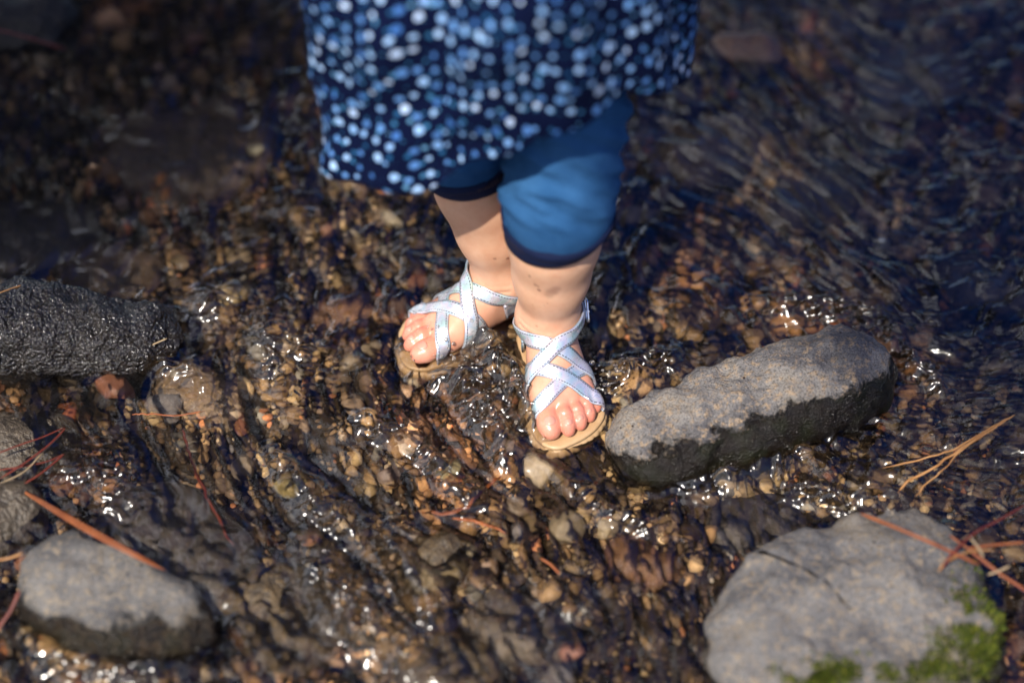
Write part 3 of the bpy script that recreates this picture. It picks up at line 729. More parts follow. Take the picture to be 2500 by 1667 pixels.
def dots(scale, rmin, rmax, seed):
    a = m.node("ShaderNodeVectorMath", operation='ADD'); m.l.new(vecm.outputs[0], a.inputs[0]); a.inputs[1].default_value = (seed*3.7, seed*1.9, 0)
    nd = m.node("ShaderNodeTexVoronoi", feature='F1', voronoi_dimensions='2D'); nd.inputs["Scale"].default_value = scale; nd.inputs["Randomness"].default_value = .62; m.l.new(a.outputs[0], nd.inputs["Vector"])
    s3 = m.node("ShaderNodeSeparateXYZ"); m.l.new(nd.outputs["Color"], s3.inputs[0])
    rad = m.math('ADD', m.math('MULTIPLY', s3.outputs[0], rmax-rmin), rmin)
    return m.math('MULTIPLY', m.math('LESS_THAN', nd.outputs["Distance"], rad), 1.0), s3.outputs[1]
d1, c1 = dots(.74, .14, .27, 1); d2, c2 = dots(.9, .0, .20, 2)
white = m.ramp(c1, [(0, (.04, .13, .38)), (.4, (.14, .32, .66)), (.75, (.34, .54, .84)), (1, (.54, .68, .92))]); teal = m.ramp(c2, [(0, (.015, .09, .22)), (.6, (.04, .17, .34)), (1, (.12, .30, .50))])
col = m.mix(d2, (.0014, .004, .022), teal); col = m.mix(d1, col, white)
n1 = m.noise(9, uv, 3)
m.set(color=col, rough=.9, spec=.08, normal=m.bump(n1, .25, .001)); DRESS = m.m
dress = mesh_obj("dress", v, f, DRESS, person, uvs=UVd)
sol = dress.modifiers.new("cloth", 'SOLIDIFY'); sol.thickness = .0012; sol.offset = -1
# hair (above the picture, seen only from elsewhere)
hv, hf = ico(4); hv = hv*np.array([.088, .088, .092]); hv = hv[:, :]+np.array([.015, .052, .828])
m = NT("brown hair"); m.set(color=(.12, .06, .03), rough=.5); HAIR = m.m
mesh_obj("hair", hv+.004*vnoise3(hv*40, 3)[:, None], hf, HAIR, person)

# the face (also above the picture)
fc = np.array([.015, .035, .81])
def face_part(name, off, r3, mat):
    v, f = ico(3); d = np.array(off, float); d /= np.linalg.norm(d); h = bvh.ray_cast(Vector(fc+d*.3), Vector(-d)); p = np.array(h[0]) if h[0] else fc+d*.078
    mesh_obj(name, v*np.array(r3)+p-d*r3[1]*.45, f, mat, person)
EYE = NT("eye white"); EYE.set(color=(.8, .78, .75), rough=.15); IRIS = NT("brown iris"); IRIS.set(color=(.05, .025, .012), rough=.1); LIP = NT("lips"); LIP.set(color=(.50, .17, .14), rough=.4)
for sx in (-1, 1):
    face_part("eye", (sx*.030, -.075, .004), (.0095, .006, .006), EYE.m); face_part("iris", (sx*.030, -.0765, .004), (.0048, .0075, .0048), IRIS.m); face_part("eyebrow", (sx*.031, -.074, .022), (.013, .004, .0022), HAIR)
face_part("nose", (0, -.08, -.016), (.0085, .011, .0085), SKIN); face_part("mouth", (0, -.078, -.040), (.015, .004, .0045), LIP.m)
# ------------------------------------------------------------------ stones that break or nearly reach the surface
def build_stone(name, prims, label, mat, zs=1.0, step=.003, seed=1, amp=((.05, .006), (.018, .0025), (.007, .0009)), k=.03, cut=None, pad=.03, group=None):
    """prims: ((x,y,z,r),(x,y,z,r)) cones in world metres, flattened in z by zs"""
    P = np.array([q[:3] for pr in prims for q in pr], float); rr = max(q[3] for pr in prims for q in pr)
    P[:, 2] /= zs
    lo = P.min(0)-rr-.02; hi = P.max(0)+rr+.02; lo[2] = max(lo[2], -.07/zs)
    f = Field(*[np.arange(lo[i], hi[i]+step, step if i < 2 else step/zs) for i in range(3)], far=.1)
    for a, b in prims:
        f.cone((a[0], a[1], a[2]/zs), (b[0], b[1], b[2]/zs), a[3], b[3], k, pad=.035)
    if cut:
        X, Y, Z = np.meshgrid(f.xs, f.ys, f.zs*zs, indexing='ij', sparse=True)
        for nx, ny, nz, d, kk in cut:                       # planes that chop faces off
            L = math.sqrt(nx*nx+ny*ny+nz*nz); pl = ((X*nx+Y*ny+Z*nz)/L-d).astype(np.float32); f.F = -smin(-f.F, -pl, kk)
    band = np.abs(f.F) < .02; I, J, K = np.nonzero(band)
    p = np.c_[f.xs[I], f.ys[J], f.zs[K]*zs]; n = np.zeros(len(p))
    for q, (lam, a) in enumerate(amp): n += a*vnoise3(p/lam+seed*7.3, seed+q)
    f.F[I, J, K] += n.astype(np.float32)
    V, F = surface_nets(f.F, f.xs, f.ys, f.zs); V[:, 2] *= zs
    c = P.mean(0); o = (c[0], c[1], -.03)
    ob = mesh_obj(name, V, F, mat, origin=o); tag(ob, label, "stone", group); return ob, V, F
def G(px, py, z=0.0, r=.0): p = PZ(px, py, 0); return (p[0], p[1], z, r)
def stone_mat(name, dry1, dry2, fleck, wet_h, tilt=(0, 0), wet=(.005, .0035, .0025), wet2=(.014, .0095, .006), moss=0.0, amp=.02, wet_rough=.17, scale=1.0, pits=True):
    """grey stone that is dry above an uneven waterline and dark below it (heights over the object's base)"""
    m = NT(name); ob = m.obj(); sp = m.node("ShaderNodeSeparateXYZ"); m.l.new(ob, sp.inputs[0])
    nA = m.noise(38*scale, ob, 6, .62); nB = m.noise(190*scale, ob, 5, .65); nC = m.noise(620*scale, ob, 4, .7); nD = m.noise(16*scale, ob, 4)
    h = m.math('ADD', sp.outputs[2], m.math('ADD', m.math('MULTIPLY', sp.outputs[0], tilt[0]), m.math('MULTIPLY', sp.outputs[1], tilt[1])))
    h = m.math('ADD', h, m.math('MULTIPLY', m.math('SUBTRACT', nA, .5), amp*2.2)); h = m.math('ADD', h, m.math('MULTIPLY', m.math('SUBTRACT', nB, .5), amp*.7))
    dry = m.ramp(m.math('MULTIPLY', m.math('SUBTRACT', h, wet_h-.002), 250.0, clamp=True), [(0, 0), (1, 1)])
    c = m.mix(m.ramp(nD, [(.40, 0), (.60, 1)]), dry1, dry2)
    c = m.mix(m.math('MULTIPLY', m.ramp(nB, [(.50, 0), (.66, 1)]), .75), c, fleck)
    c = m.mix(m.math('MULTIPLY', m.ramp(nC, [(.36, 1), (.50, 0)]), .75), c, tuple(.22*x for x in dry1))
    c = m.mix(m.math('MULTIPLY', m.ramp(nC, [(.60, 0), (.70, 1)]), .5), c, tuple(min(1, 1.9*x) for x in dry2))
    if pits:
        pv = m.voro(60*scale, ob); pit = m.ramp(pv, [(.055, 1), (.085, 0)]); c = m.mix(pit, c, (.02, .012, .012))
    w = m.mix(m.ramp(nB, [(.4, 0), (.7, 1)]), wet, wet2)
    if moss: w = m.mix(m.math('MULTIPLY', m.ramp(nA, [(.45, 0), (.6, 1)]), moss), w, (.011, .014, .003))
    damp = m.ramp(m.math('MULTIPLY', m.math('SUBTRACT', m.math('ADD', h, m.math('MULTIPLY', m.math('SUBTRACT', nC, .5), .012)), wet_h), 90.0, clamp=True), [(0, .42), (.55, .85), (1, 1)])
    c = m.mix(1.0, c, damp, 'MULTIPLY'); c = m.mix(m.math('MULTIPLY', m.ramp(nD, [(.52, 0), (.66, 1)]), .4), c, (.10, .07, .035))
    col = m.mix(dry, w, c)
    hb = m.math('MULTIPLY', m.math('ADD', m.math('MULTIPLY', nB, .8), m.math('MULTIPLY', nC, .4)), m.math('ADD', .5, m.math('MULTIPLY', dry, .5)))
    g = m.node("ShaderNodeTexVoronoi", feature='SMOOTH_F1'); g.inputs["Scale"].default_value = 620*scale; m.l.new(ob, g.inputs["Vector"])
    hb = m.math('ADD', hb, m.math('MULTIPLY', g.outputs["Distance"], m.math('ADD', -.55, m.math('MULTIPLY', dry, .5))))
    m.set(color=col, rough=m.ramp(dry, [(0, wet_rough), (1, .85)]), spec=m.ramp(dry, [(0, .32), (1, .15)]), normal=m.bump(hb, .9, .0045)); return m.m
g1 = stone_mat("weathered grey stone", (.12, .115, .118), (.28, .26, .235), (.42, .29, .165), .045, tilt=(-.30, .55), moss=.55, amp=.027)
A, B, C_ = G(1612, 1092, .004, .041), G(1800, 1030, .006, .0415), G(2045, 950, .012, .046)
build_stone("stone", [(A, B), (B, C_)], "long pale grey stone beside the front foot, its lower side dark and wet", g1, step=.0022, seed=3, amp=((.06, .0065), (.022, .0055), (.009, .0024), (.0045, .0010)), k=.025, cut=[(-.08, -.20, 1, .0445, .016)])
g2 = stone_mat("cracked grey stone", (.12, .117, .12), (.215, .205, .195), (.33, .25, .16), .030, tilt=(-.12, .05), moss=.4, amp=.016)
A, B, C_, D_ = G(1930, 1590, -.012, .066), G(2080, 1540, -.004, .085), G(2190, 1470, -.006, .074), G(2160, 1700, -.012, .08)
big, bigV, bigF = build_stone("stone", [(A, B), (B, C_), (B, D_), (C_, G(2215, 1400, -.002, .062))], "big cracked grey stone with green moss, nearest the viewer", g2, zs=.8, step=.003, seed=5, amp=((.07, .014), (.025, .0065), (.010, .0026), (.006, .0012)), k=.035, cut=[(.05, -.08, 1, .058, .03)])
g3 = stone_mat("rounded grey stone", (.12, .116, .115), (.225, .212, .195), (.36, .28, .18), .038, tilt=(.04, .36), moss=.25, amp=.016, wet2=(.035, .022, .010))
A, B = G(192, 1442, .0, .048), G(392, 1512, -.005, .040)
build_stone("stone", [(A, B)], "rounded grey stone with a rust needle lying across its upper edge", g3, zs=.85, step=.0028, seed=8, amp=((.06, .012), (.022, .006), (.009, .0022), (.006, .0010)), k=.02, cut=[(.1, -.15, 1, .047, .02)])
def wet_rock(name, c1, c2, sc, rough=.25, bump=.9, dist=.006, grain=0):
    m = NT(name); ob = m.obj(); n1 = m.noise(150*sc, ob, 3, .6); n2 = m.noise(480*sc, ob, 4, .7)
    col = m.mix(m.ramp(n1, [(.35, 0), (.65, 1)]), c1, c2); col = m.mix(m.ramp(n2, [(.58, 0), (.72, 1)]), col, tuple(min(1, 3.2*x) for x in c2))
    if grain:                                    # coarse glistening grains
        g = m.node("ShaderNodeTexVoronoi", feature='SMOOTH_F1'); g.inputs["Scale"].default_value = grain; m.l.new(ob, g.inputs["Vector"])
        n1 = m.math('ADD', m.math('MULTIPLY', g.outputs["Distance"], -1.3), m.math('MULTIPLY', n1, 1.6))
    m.set(color=col, rough=rough, spec=.7, normal=m.bump(m.math('ADD', n1, m.math('MULTIPLY', n2, .22)), bump, dist)); return m.m
w1 = wet_rock("black wet rock", (.008, .007, .006), (.020, .016, .013), 1.0, .13, 1.0, .0030, 370)
A, B = G(40, 835, .008, .042), G(330, 832, .0, .036)
build_stone("stone", [(A, B)], "black wet rough rock with a deep cleft at the left edge", w1, step=.0022, seed=12, amp=((.05, .012), (.02, .008), (.007, .0042), (.0045, .0016)), k=.02)
w2 = wet_rock("mottled wet rock", (.035, .026, .016), (.11, .085, .055), 1.0, .35)
A, B = G(-10, 1085, -.024, .046), G(70, 1050, -.030, .040)
build_stone("stone", [(A, B)], "olive mottled rock barely under water beneath the dark red needles", w2, zs=.8, step=.0035, seed=15)
A, B = G(-20, 1260, -.012, .034), G(20, 1245, -.012, .03)
build_stone("stone", [(A, B)], "small dark wet rock cut off by the left edge, above the rounded grey stone", w2, step=.0035, seed=17)
w9 = wet_rock("dark corner rock", (.006, .005, .004), (.018, .014, .011), 1.0, .35); w9.node_tree.nodes["Principled BSDF"].inputs["Specular IOR Level"].default_value = .3
A, B = G(10, 60, -.006, .04), G(110, 50, -.012, .036)
build_stone("stone", [(A, B)], "glossy black rock glinting in the far left corner", w9, step=.0035, seed=19, amp=((.05, .006), (.02, .005), (.009, .0035)))
w3 = wet_rock("brown sunken slab", (.055, .034, .018), (.11, .068, .034), .6, .6, .5)
A, B, C_ = G(330, 335, -.022, .05), G(500, 330, -.022, .058), G(440, 395, -.024, .035)
build_stone("stone", [(A, B), (B, C_)], "flat brown slab under water with a dark notch below it", w3, zs=.30, step=.0035, seed=21)
w4 = wet_rock("dark sunken slab", (.018, .012, .008), (.04, .027, .016), .6, .6, .5)
A, B = G(20, 545, -.02, .05), G(150, 530, -.022, .04)
build_stone("stone", [(A, B)], "flat blackish slab under still water at the left edge, behind the wet rock", w4, zs=.35, step=.0035, seed=23)
A, B = G(370, 1260, -.022, .05), G(500, 1330, -.024, .045)
build_stone("stone", [(A, B)], "smooth dark brown slab under water beside the thick rust needle", w4, zs=.35, step=.0035, seed=25)
w5 = wet_rock("mossy brown cobble", (.03, .019, .008), (.09, .056, .02), .8, .6, .9)
A, B = G(640, 1430, -.030, .042), G(700, 1500, -.032, .04)
build_stone("stone", [(A, B)], "mossy brown cobble under water right of the rounded grey stone", w5, zs=.7, step=.003, seed=27, amp=((.04, .012), (.015, .005), (.007, .002)))
A, B = G(1075, 1335, -.021, .024), G(1055, 1325, -.022, .024)
build_stone("stone", [(A, B)], "round mossy brown cobble under water in the middle foreground", w5, zs=.85, step=.002, seed=29, amp=((.03, .010), (.012, .005), (.006, .0016)))
A, B = G(1850, 110, -.012, .028), G(1790, 105, -.012, .025)
build_stone("stone", [(A, B)], "orange brown wet stone with a bright glint, far behind the dress", wet_rock("orange wet stone", (.06, .025, .012), (.11, .052, .024), .7, .12, .5), zs=.8, step=.003, seed=31)
w6 = wet_rock("tan sunken slab", (.12, .075, .04), (.24, .16, .09), .6, .6, .6); w7 = wet_rock("grey brown sunken slab", (.06, .045, .032), (.14, .105, .075), .6, .6, .6); w8 = wet_rock("rust brown sunken stone", (.09, .04, .016), (.18, .085, .035), .7, .6, .7)
SLAB = ((.05, .010), (.018, .004), (.007, .0016))
for pr, lab, mt, zs_, sd_ in [
    ([(1680,350,-.022,.042), (1800,315,-.026,.040)], "large tan brown slab under ripples right of the dress", w6, .4, 41),
    ([(1960,455,-.028,.034), (2030,430,-.030,.030)], "grey brown slab under bluish water above the whitish pebble", w7, .45, 43),
    ([(2210,170,-.026,.042), (2290,130,-.028,.040)], "brown slab in the far right corner under dark blue water", w7, .4, 45),
    ([(225,615,-.022,.032), (300,625,-.024,.030)], "dull brown slab right behind the black wet rock", w3, .4, 47),
    ([(1255,1490,-.026,.034), (1330,1510,-.028,.028)], "low grey brown slab under water at the bottom centre", w7, .5, 49),
    ([(1565,1330,-.022,.026), (1600,1350,-.024,.024)], "rust brown lump of stone under water left of the big cracked stone", w8, .7, 51),
    ([(1120,1590,-.024,.030), (1060,1620,-.026,.026)], "olive brown cobble at the bottom edge below the centre rapids", w5, .6, 53),
    ([(830,730,-.022,.024), (880,715,-.024,.022)], "rust brown flat stone under ripples left of the rear sandal", w8, .4, 55),
    ([(440,905,-.034,.030), (520,925,-.036,.028)], "tan brown slab under ripples right below the black wet rock", w6, .4, 57),
    ([(1800,1240,-.028,.030), (1890,1220,-.030,.026)], "dark slab under water between the long stone and the cracked stone", w4, .5, 59),
    ([(2390,640,-.030,.036), (2450,660,-.030,.03)], "dark brown slab under bluish water at the right edge", w4, .45, 61)]:
    P_ = [G(*q) for q in pr]; build_stone("stone", [(P_[0], P_[1])], lab, mt, zs=zs_, step=.003, seed=sd_, amp=SLAB)
# the crack across the big stone
bb = BVHTree.FromPolygons(bigV.tolist(), bigF.tolist())
def drape(bv, pts, n, lift=.0):
    out = []
    for a, b in catmull([(p[0], p[1]) for p in pts], n):
        d = _dir(a, b); h = bv.ray_cast(Vector(CAM), Vector(d))
        if h[0]: out.append(np.array(h[0])+np.array(h[1])*lift)
    return np.array(out)
cr = drape(bb, [(1800,1362), (1850,1345), (1920,1368), (1985,1400), (2025,1425), (2060,1470), (2085,1490)], 60, -.0002)
m = NT("dark crack"); m.set(color=(.012, .010, .010), rough=.95, spec=.05); CRK = m.m
if len(cr) > 10:
    rw = .0011+.0005*np.sin(np.arange(len(cr))*.7)+.0012*np.exp(-((np.arange(len(cr))-5)/6)**2); rw[-6:] *= np.linspace(1, .1, 6); rw[:3] *= [.2, .6, .9]
    v, f = tube(cr, rw, 7, flat=.35); o = mesh_obj("crack", v, f, CRK, big)
# moss cushions: thousands of short green shoots on the shaded side of the big stone
def moss_on(bigV, bigF, parent, regions, n, seed):
    r = np.random.default_rng(seed); bv = BVHTree.FromPolygons(bigV.tolist(), bigF.tolist()); V, Fc, T = [], [], []
    while n > 0:
        cx_, cy_, sx_, sy_ = regions[r.integers(len(regions))]; a, b = r.normal(cx_, sx_), r.normal(cy_, sy_); n -= 1
        h = bv.ray_cast(Vector(CAM), Vector(_dir(a, b)))
        if not h[0]: continue
        p = np.array(h[0]); nn = np.array(h[1])
        if vnoise3(np.array([p*55]), 4)[0] < -.12: continue
        for _ in range(3):
            d = nn+r.normal(0, .55, 3); d /= np.linalg.norm(d); L = r.uniform(.0018, .0048); s_ = np.cross(d, r.normal(size=3)); s_ /= np.linalg.norm(s_); w = .0006
            q = p+r.normal(0, .0012, 3); i = len(V)
            V += [q-s_*w-nn*.001, q+s_*w-nn*.001, q+d*L*.6+s_*w*.8, q+d*L, q+d*L*.6-s_*w*.8]; Fc.append((i, i+1, i+2, i+3, i+4)); T += [r.uniform(0, 1)]*5
    m = NT("moss"); m.set(color=m.ramp(m.attr("t"), [(0, (.014, .014, .004)), (.35, (.022, .034, .004)), (.75, (.06, .085, .007)), (1, (.16, .16, .02))]), rough=.7, spec=.2)
    return mesh_obj("moss", V, Fc, m.m, parent, smooth=False, attrs={"t": np.array(T)})
moss_on(bigV, bigF, big, [(2370,1500,30,50), (2320,1600,35,35), (2050,1640,60,16), (1990,1655,40,12), (2240,1640,50,20), (2390,1580,25,40), (2440,1470,20,40)], 4200, 3)

# ------------------------------------------------------------------ single pebbles one can pick out
peb_mats = {}
PEB_K = .62
def pebble(px, py, r3, col, label, rot=0, z=None, seed=0, sub=4, ncut=7, glossy=.5):
    v, f = ico(sub); v = cut_rock(v, 400+seed, ncut, (.5, .85)); v = v*(1+.10*vnoise3(v*1.8+seed, seed))[:, None]*(1+.035*vnoise3(v*6+seed, seed+1))[:, None]
    v = v*np.array(r3); c, s = math.cos(R(rot)), math.sin(R(rot)); v = v@np.array([[c, s, 0], [-s, c, 0], [0, 0, 1]])
    p = PZ(px, py, 0); zz = float(bed_h(np.array(p[0]), np.array(p[1]))) if z is None else z; p = PZ(px, py, zz*.7)
    col = tuple(PEB_K*q for q in col); key = col
    if key not in peb_mats:
        m = NT("pebble stone"); n1 = m.noise(180, m.obj(), 5, .65); n2 = m.noise(45, m.obj(), 3)
        m.set(color=m.mix(m.ramp(n1, [(.3, 0), (.7, 1)]), m.mix(n2, tuple(.5*q for q in col), col), tuple(min(.9, 1.25*q) for q in col)), rough=glossy, normal=m.bump(n1, .6, .0015)); peb_mats[key] = m.m
    o = np.array([p[0], p[1], zz+r3[2]*.45]); ob = mesh_obj("pebble", v+o, f, peb_mats[key], origin=o); return tag(ob, label, "pebble")
PB = [
 (1318,1150,(.020,.016,.013),(.62,.48,.32),"tan rounded pebble under water directly below the front toes",20,-.021),
 (575,712,(.017,.012,.009),(.55,.38,.14),"yellow flat pebble under ripples, left of the rear sandal",35,-.014),
 (625,366,(.009,.0065,.006),(.72,.64,.42),"cream pebble poking out of shallow water left of the dress",-10,-.010),
 (2150,602,(.009,.008,.008),(.66,.64,.52),"whitish pebble alone above the long grey stone",50,-.011),
 (505,135,(.008,.006,.005),(.58,.42,.22),"pale yellow pebble in the far shallows, left of the dress top",5,-.010),
 (475,97,(.011,.006,.005),(.40,.20,.11),"reddish oblong pebble in the far shallows behind the pale yellow one",8,-.010),
 (385,165,(.006,.0048,.004),(.62,.42,.30),"pinkish pebble in the far left shallows",15,-.010),
 (360,203,(.006,.0045,.004),(.52,.50,.36),"greenish grey small pebble in the far left shallows",-10,-.010),
 (540,268,(.006,.004,.004),(.55,.46,.30),"beige sliver of stone behind the flat brown slab",15,-.012),
 (2120,182,(.012,.010,.008),(.50,.44,.30),"yellowish grey pebble far right in the bluish water",30,-.016),
 (2352,415,(.013,.009,.008),(.30,.27,.20),"flat olive grey pebble far right in the bluish water",10,-.018),
 (1560,532,(.024,.015,.010),(.32,.25,.17),"oval brown stone under ripples right of the blue cuff",-8,-.018),
 (2435,892,(.012,.009,.008),(.34,.25,.15),"brown pebble at the right edge above the loose needles",20,-.020),
 (755,1308,(.009,.007,.006),(.56,.27,.14),"salmon orange pebble under water beside a white ripple",20,-.016),
 (700,1190,(.011,.008,.007),(.48,.36,.13),"ochre pebble under water, between needle and centre rapids",-25,-.016),
 (598,1140,(.012,.011,.009),(.44,.33,.22),"beige block of stone under ripples left of centre",40,-.016),
 (1075,1408,(.017,.011,.010),(.40,.30,.16),"tan oblong pebble below the round mossy cobble",15,-.016),
 (1185,1400,(.014,.012,.010),(.38,.24,.14),"brown lumpy pebble right of the round mossy cobble",60,-.016),
 (1145,1345,(.008,.007,.006),(.50,.40,.25),"small pale pebble touching the round mossy cobble",10,-.014),
 (1385,1295,(.018,.015,.012),(.40,.31,.20),"chunky beige stone under water below the front sandal",75,-.018),
 (1480,1290,(.011,.009,.008),(.48,.36,.20),"sandy pebble under foam left of the big cracked stone",10,-.016),
 (1260,1240,(.013,.010,.009),(.28,.20,.13),"dull brown pebble under water below the tan rounded one",-20,-.018),
 (950,1160,(.010,.009,.008),(.34,.24,.19),"purplish brown pebble in the centre rapids",30,-.014),
 (1100,1150,(.014,.006,.007),(.50,.42,.22),"pale wedge of stone in the centre rapids",62,-.014),
 (1010,930,(.012,.007,.006),(.52,.40,.26),"pale tan pebble in the riffle below the rear sandal",-15,-.012),
 (880,870,(.022,.008,.008),(.36,.27,.17),"long tan stone lying aslant in the riffle left of the feet",40,-.014),
 (280,945,(.020,.015,.010),(.34,.14,.08),"brick red stone under ripples below the black wet rock",-20,-.016),
 (870,560,(.010,.006,.005),(.60,.50,.36),"bright cream chip under water between dress and yellow pebble",-30,-.012),
 (795,563,(.008,.007,.006),(.55,.28,.16),"peach pebble under water below the dress hem",30,-.014),
 (955,535,(.014,.006,.006),(.58,.48,.33),"pale bent chip of stone beside the rear calf",-40,-.012),
 (440,643,(.009,.007,.006),(.52,.36,.17),"honey coloured pebble behind the black wet rock",-20,-.012),
 (1395,1590,(.010,.007,.006),(.50,.24,.16),"pink pebble at the bottom, left of the big cracked stone",15,-.014),
 (1500,440,(.010,.007,.006),(.50,.40,.26),"light tan pebble right of the blue legging",60,-.014),
 (1690,820,(.010,.007,.006),(.36,.22,.10),"amber pebble under water above the long grey stone",10,-.018),
]
for i, (a, b, r3, col, lab, rot, z) in enumerate(PB): pebble(a, b, r3, col, lab, rot, z, seed=i*3)

# ------------------------------------------------------------------ pine needles, loose and in bundles joined at their sheath
def needle_mat(name, c1, c2):
    m = NT(name); mp = m.node("ShaderNodeMapping"); mp.inputs["Scale"].default_value = (60, 60, 60); m.l.new(m.obj(), mp.inputs[0]); n1 = m.noise(1, mp.outputs[0], 4, .6)
    m.set(color=m.mix(m.ramp(n1, [(.3, 0), (.7, 1)]), c1, c2), rough=.45, spec=.4, normal=m.bump(m.noise(900, m.obj(), 2), .3, .0004)); return m.m
RUST = needle_mat("rust needle", (.16, .042, .012), (.30, .095, .030)); STRAW = needle_mat("straw needle", (.26, .115, .035), (.40, .21, .08)); DRED = needle_mat("dark red needle", (.09, .016, .010), (.16, .034, .018)); PALE = needle_mat("pale needle", (.26, .18, .10), (.36, .27, .16))
def needle(px_pts, zl, rad, mat, parent, wob=.0, seed=0, sides=6, flat=.6):
    """px_pts along the needle with the height of each end above the water"""
    n = 40; P2 = catmull([(a, b, z) for (a, b), z in zip(px_pts, np.interp(np.linspace(0, 1, len(px_pts)), np.linspace(0, 1, len(zl)), zl))], n)
    pts = np.array([PZ(a, b, z) for a, b, z in P2]); t = np.linspace(0, 1, n)
    pts = pts+wob*np.c_[perlin2(t*9+seed, t*0+seed, seed), perlin2(t*9+5, t*0+seed, seed+1), perlin2(t*9, t*0+3, seed+2)]
    rr = rad*np.clip(np.minimum(.45+t*6, (1-t)*8+.25), 0, 1)
    v, f = tube(pts, rr*.82, sides, flat=flat); return mesh_obj("needle", v, f, mat, parent)
def bundle(label, needles, group=None, name="pine_needle"):
    a, b = needles[0][0][0]; o = PZ(a, b, needles[0][1][0])
    if len(needles) == 1:
        q = needles[0]; ob = needle(q[0], q[1], q[2], q[3], None, *q[4:]); ob.name = name; tag(ob, label, "pine needle"); return ob
    e = empty("pine_needles", o, label, "pine needles"); e['_o'] = [float(x) for x in o]
    for q in needles: needle(q[0], q[1], q[2], q[3], e, *q[4:])
    return e
bundle("straw coloured spray of three joined pine needles on the water, right of the long stone", [
    ([(2478,1012), (2400,1055), (2330,1095), (2260,1118), (2155,1142)], (.022, .016, .012, .008, .005), .0011, STRAW, .001, 1),
    ([(2478,1012), (2400,1060), (2330,1105), (2280,1142), (2220,1172), (2192,1203)], (.022, .016, .012, .008, .005), .0015, STRAW, .0016, 2),
    ([(2478,1012), (2405,1060), (2340,1105), (2300,1150), (2262,1180), (2235,1212)], (.022, .016, .012, .008, .005), .0009, STRAW, .0014, 3)])
bundle("thick rust orange pine needles lying across the rounded grey stone", [
    ([(40,1185), (60,1200), (140,1252), (230,1305), (320,1352), (405,1392)], (.004, .012, .036, .044, .040, .026), .0019, RUST, .0, 4),
    ([(56,1196), (140,1244), (230,1295), (320,1345), (392,1384)], (.010, .034, .043, .040, .028), .0015, RUST, .0, 5)])
bundle("rust orange pine needle lying on top of the big cracked stone", [([(2102,1253), (2180,1284), (2260,1318), (2320,1345), (2392,1378)], (.052, .057, .055, .050, .042), .0019, RUST, .0, 6)])
bundle("tangle of crossing rust and dark needles against the big cracked stone", [
    ([(2298,1388), (2330,1345), (2380,1300), (2440,1268), (2510,1228)], (.048, .050, .046, .04, .03), .0014, DRED, .0, 7),
    ([(2292,1392), (2315,1368), (2370,1345), (2430,1342)], (.048, .048, .044, .04), .0013, STRAW, .0, 8),
    ([(2360,1338), (2420,1330), (2510,1322)], (.040, .04, .038), .0017, RUST, .0, 9),
    ([(2318,1306), (2345,1325), (2400,1365), (2450,1405), (2510,1440)], (.046, .044, .04, .036, .03), .0014, RUST, .0, 10),
    ([(2368,1312), (2388,1335), (2402,1360)], (.046, .046, .042), .0012, PALE, .0, 11),
    ([(2412,1402), (2440,1392), (2466,1380)], (.036, .038, .04), .0013, PALE, .0, 12),
    ([(2370,1350), (2440,1400), (2515,1450)], (.03, .026, .02), .0012, DRED, .0, 13)])
bundle("pair of rust needles on top of the black wet rock", [([(-20,735), (30,712), (92,688)], (.050, .050, .05), .0013, RUST, .0, 14), ([(-20,722), (35,702), (92,686)], (.052, .052, .05), .0010, STRAW, .0, 15)])
bundle("dull red needle leaning from the glossy rock in the far left corner", [([(-20,70), (60,90), (165,122)], (.05, .035, .012), .0018, DRED, .0, 16)])
bundle("fan of dark red needles over the olive mottled rock", [
    ([(158,1043), (100,1068), (50,1085), (-20,1112)], (.012, .018, .022, .026), .0010, DRED, .0, 17),
    ([(160,1045), (120,1085), (60,1130), (0,1168)], (.012, .018, .022, .024), .0013, DRED, .0, 18),
    ([(152,1058), (110,1098), (60,1150), (0,1180)], (.012, .016, .02, .022), .0009, PALE, .0, 19),
    ([(158,1108), (100,1130), (-20,1150)], (.010, .014, .018), .0010, DRED, .0, 20),
    ([(155,1110), (100,1155), (60,1180)], (.010, .012, .014), .0012, DRED, .0, 21)])
bundle("sunken wavy red needle pointing down the stream left of centre", [([(445,1050), (455,1085), (470,1130), (495,1190), (520,1240), (572,1332)], (-.003, -.003, -.004, -.004, -.005, -.006), .0017, DRED, .002, 22)])
bundle("thin red needle floating crosswise below the black wet rock", [([(322,1012), (370,1010), (430,1014), (500,1003)], (.004, .004, .004, .004), .0010, RUST, .0012, 23)])
bundle("short straw piece on the right end of the black wet rock", [([(348,852), (375,840), (408,826)], (.018, .020, .020), .0011, PALE, .0, 24)])
bundle("straw coloured needle at the left edge by the rounded grey stone", [([(-20,1368), (20,1362), (55,1350)], (.03, .032, .036), .0014, STRAW, .0, 25)])
bundle("red needle standing at the left edge below the rounded grey stone", [([(-10,1540), (25,1490), (48,1440)], (.012, .022, .032), .0019, DRED, .0, 26)])
bundle("short orange needle under the water below the front toes", [([(1320,1362), (1345,1378), (1368,1402)], (.002, .001, .0), .0014, RUST, .0, 27)])
bundle("curled red needle in the rapids below the front foot", [([(1105,1265), (1150,1270), (1185,1280), (1210,1288), (1235,1302)], (.001, .001, .001, .001, .001), .0022, RUST, .002, 28)])
bundle("long orange brown leaf strip under water left of the tan pebble", [([(1030,1250), (1110,1250), (1160,1215), (1200,1180), (1225,1160)], (-.004, -.003, -.003, -.003, -.003), .0022, RUST, .002, 29, 6, .3)], name="leaf_strip")
bundle("rust needle tip under bluish water far right", [([(2055,345), (2080,370), (2105,395)], (-.002, -.002, -.002), .0014, DRED, .0, 30)])

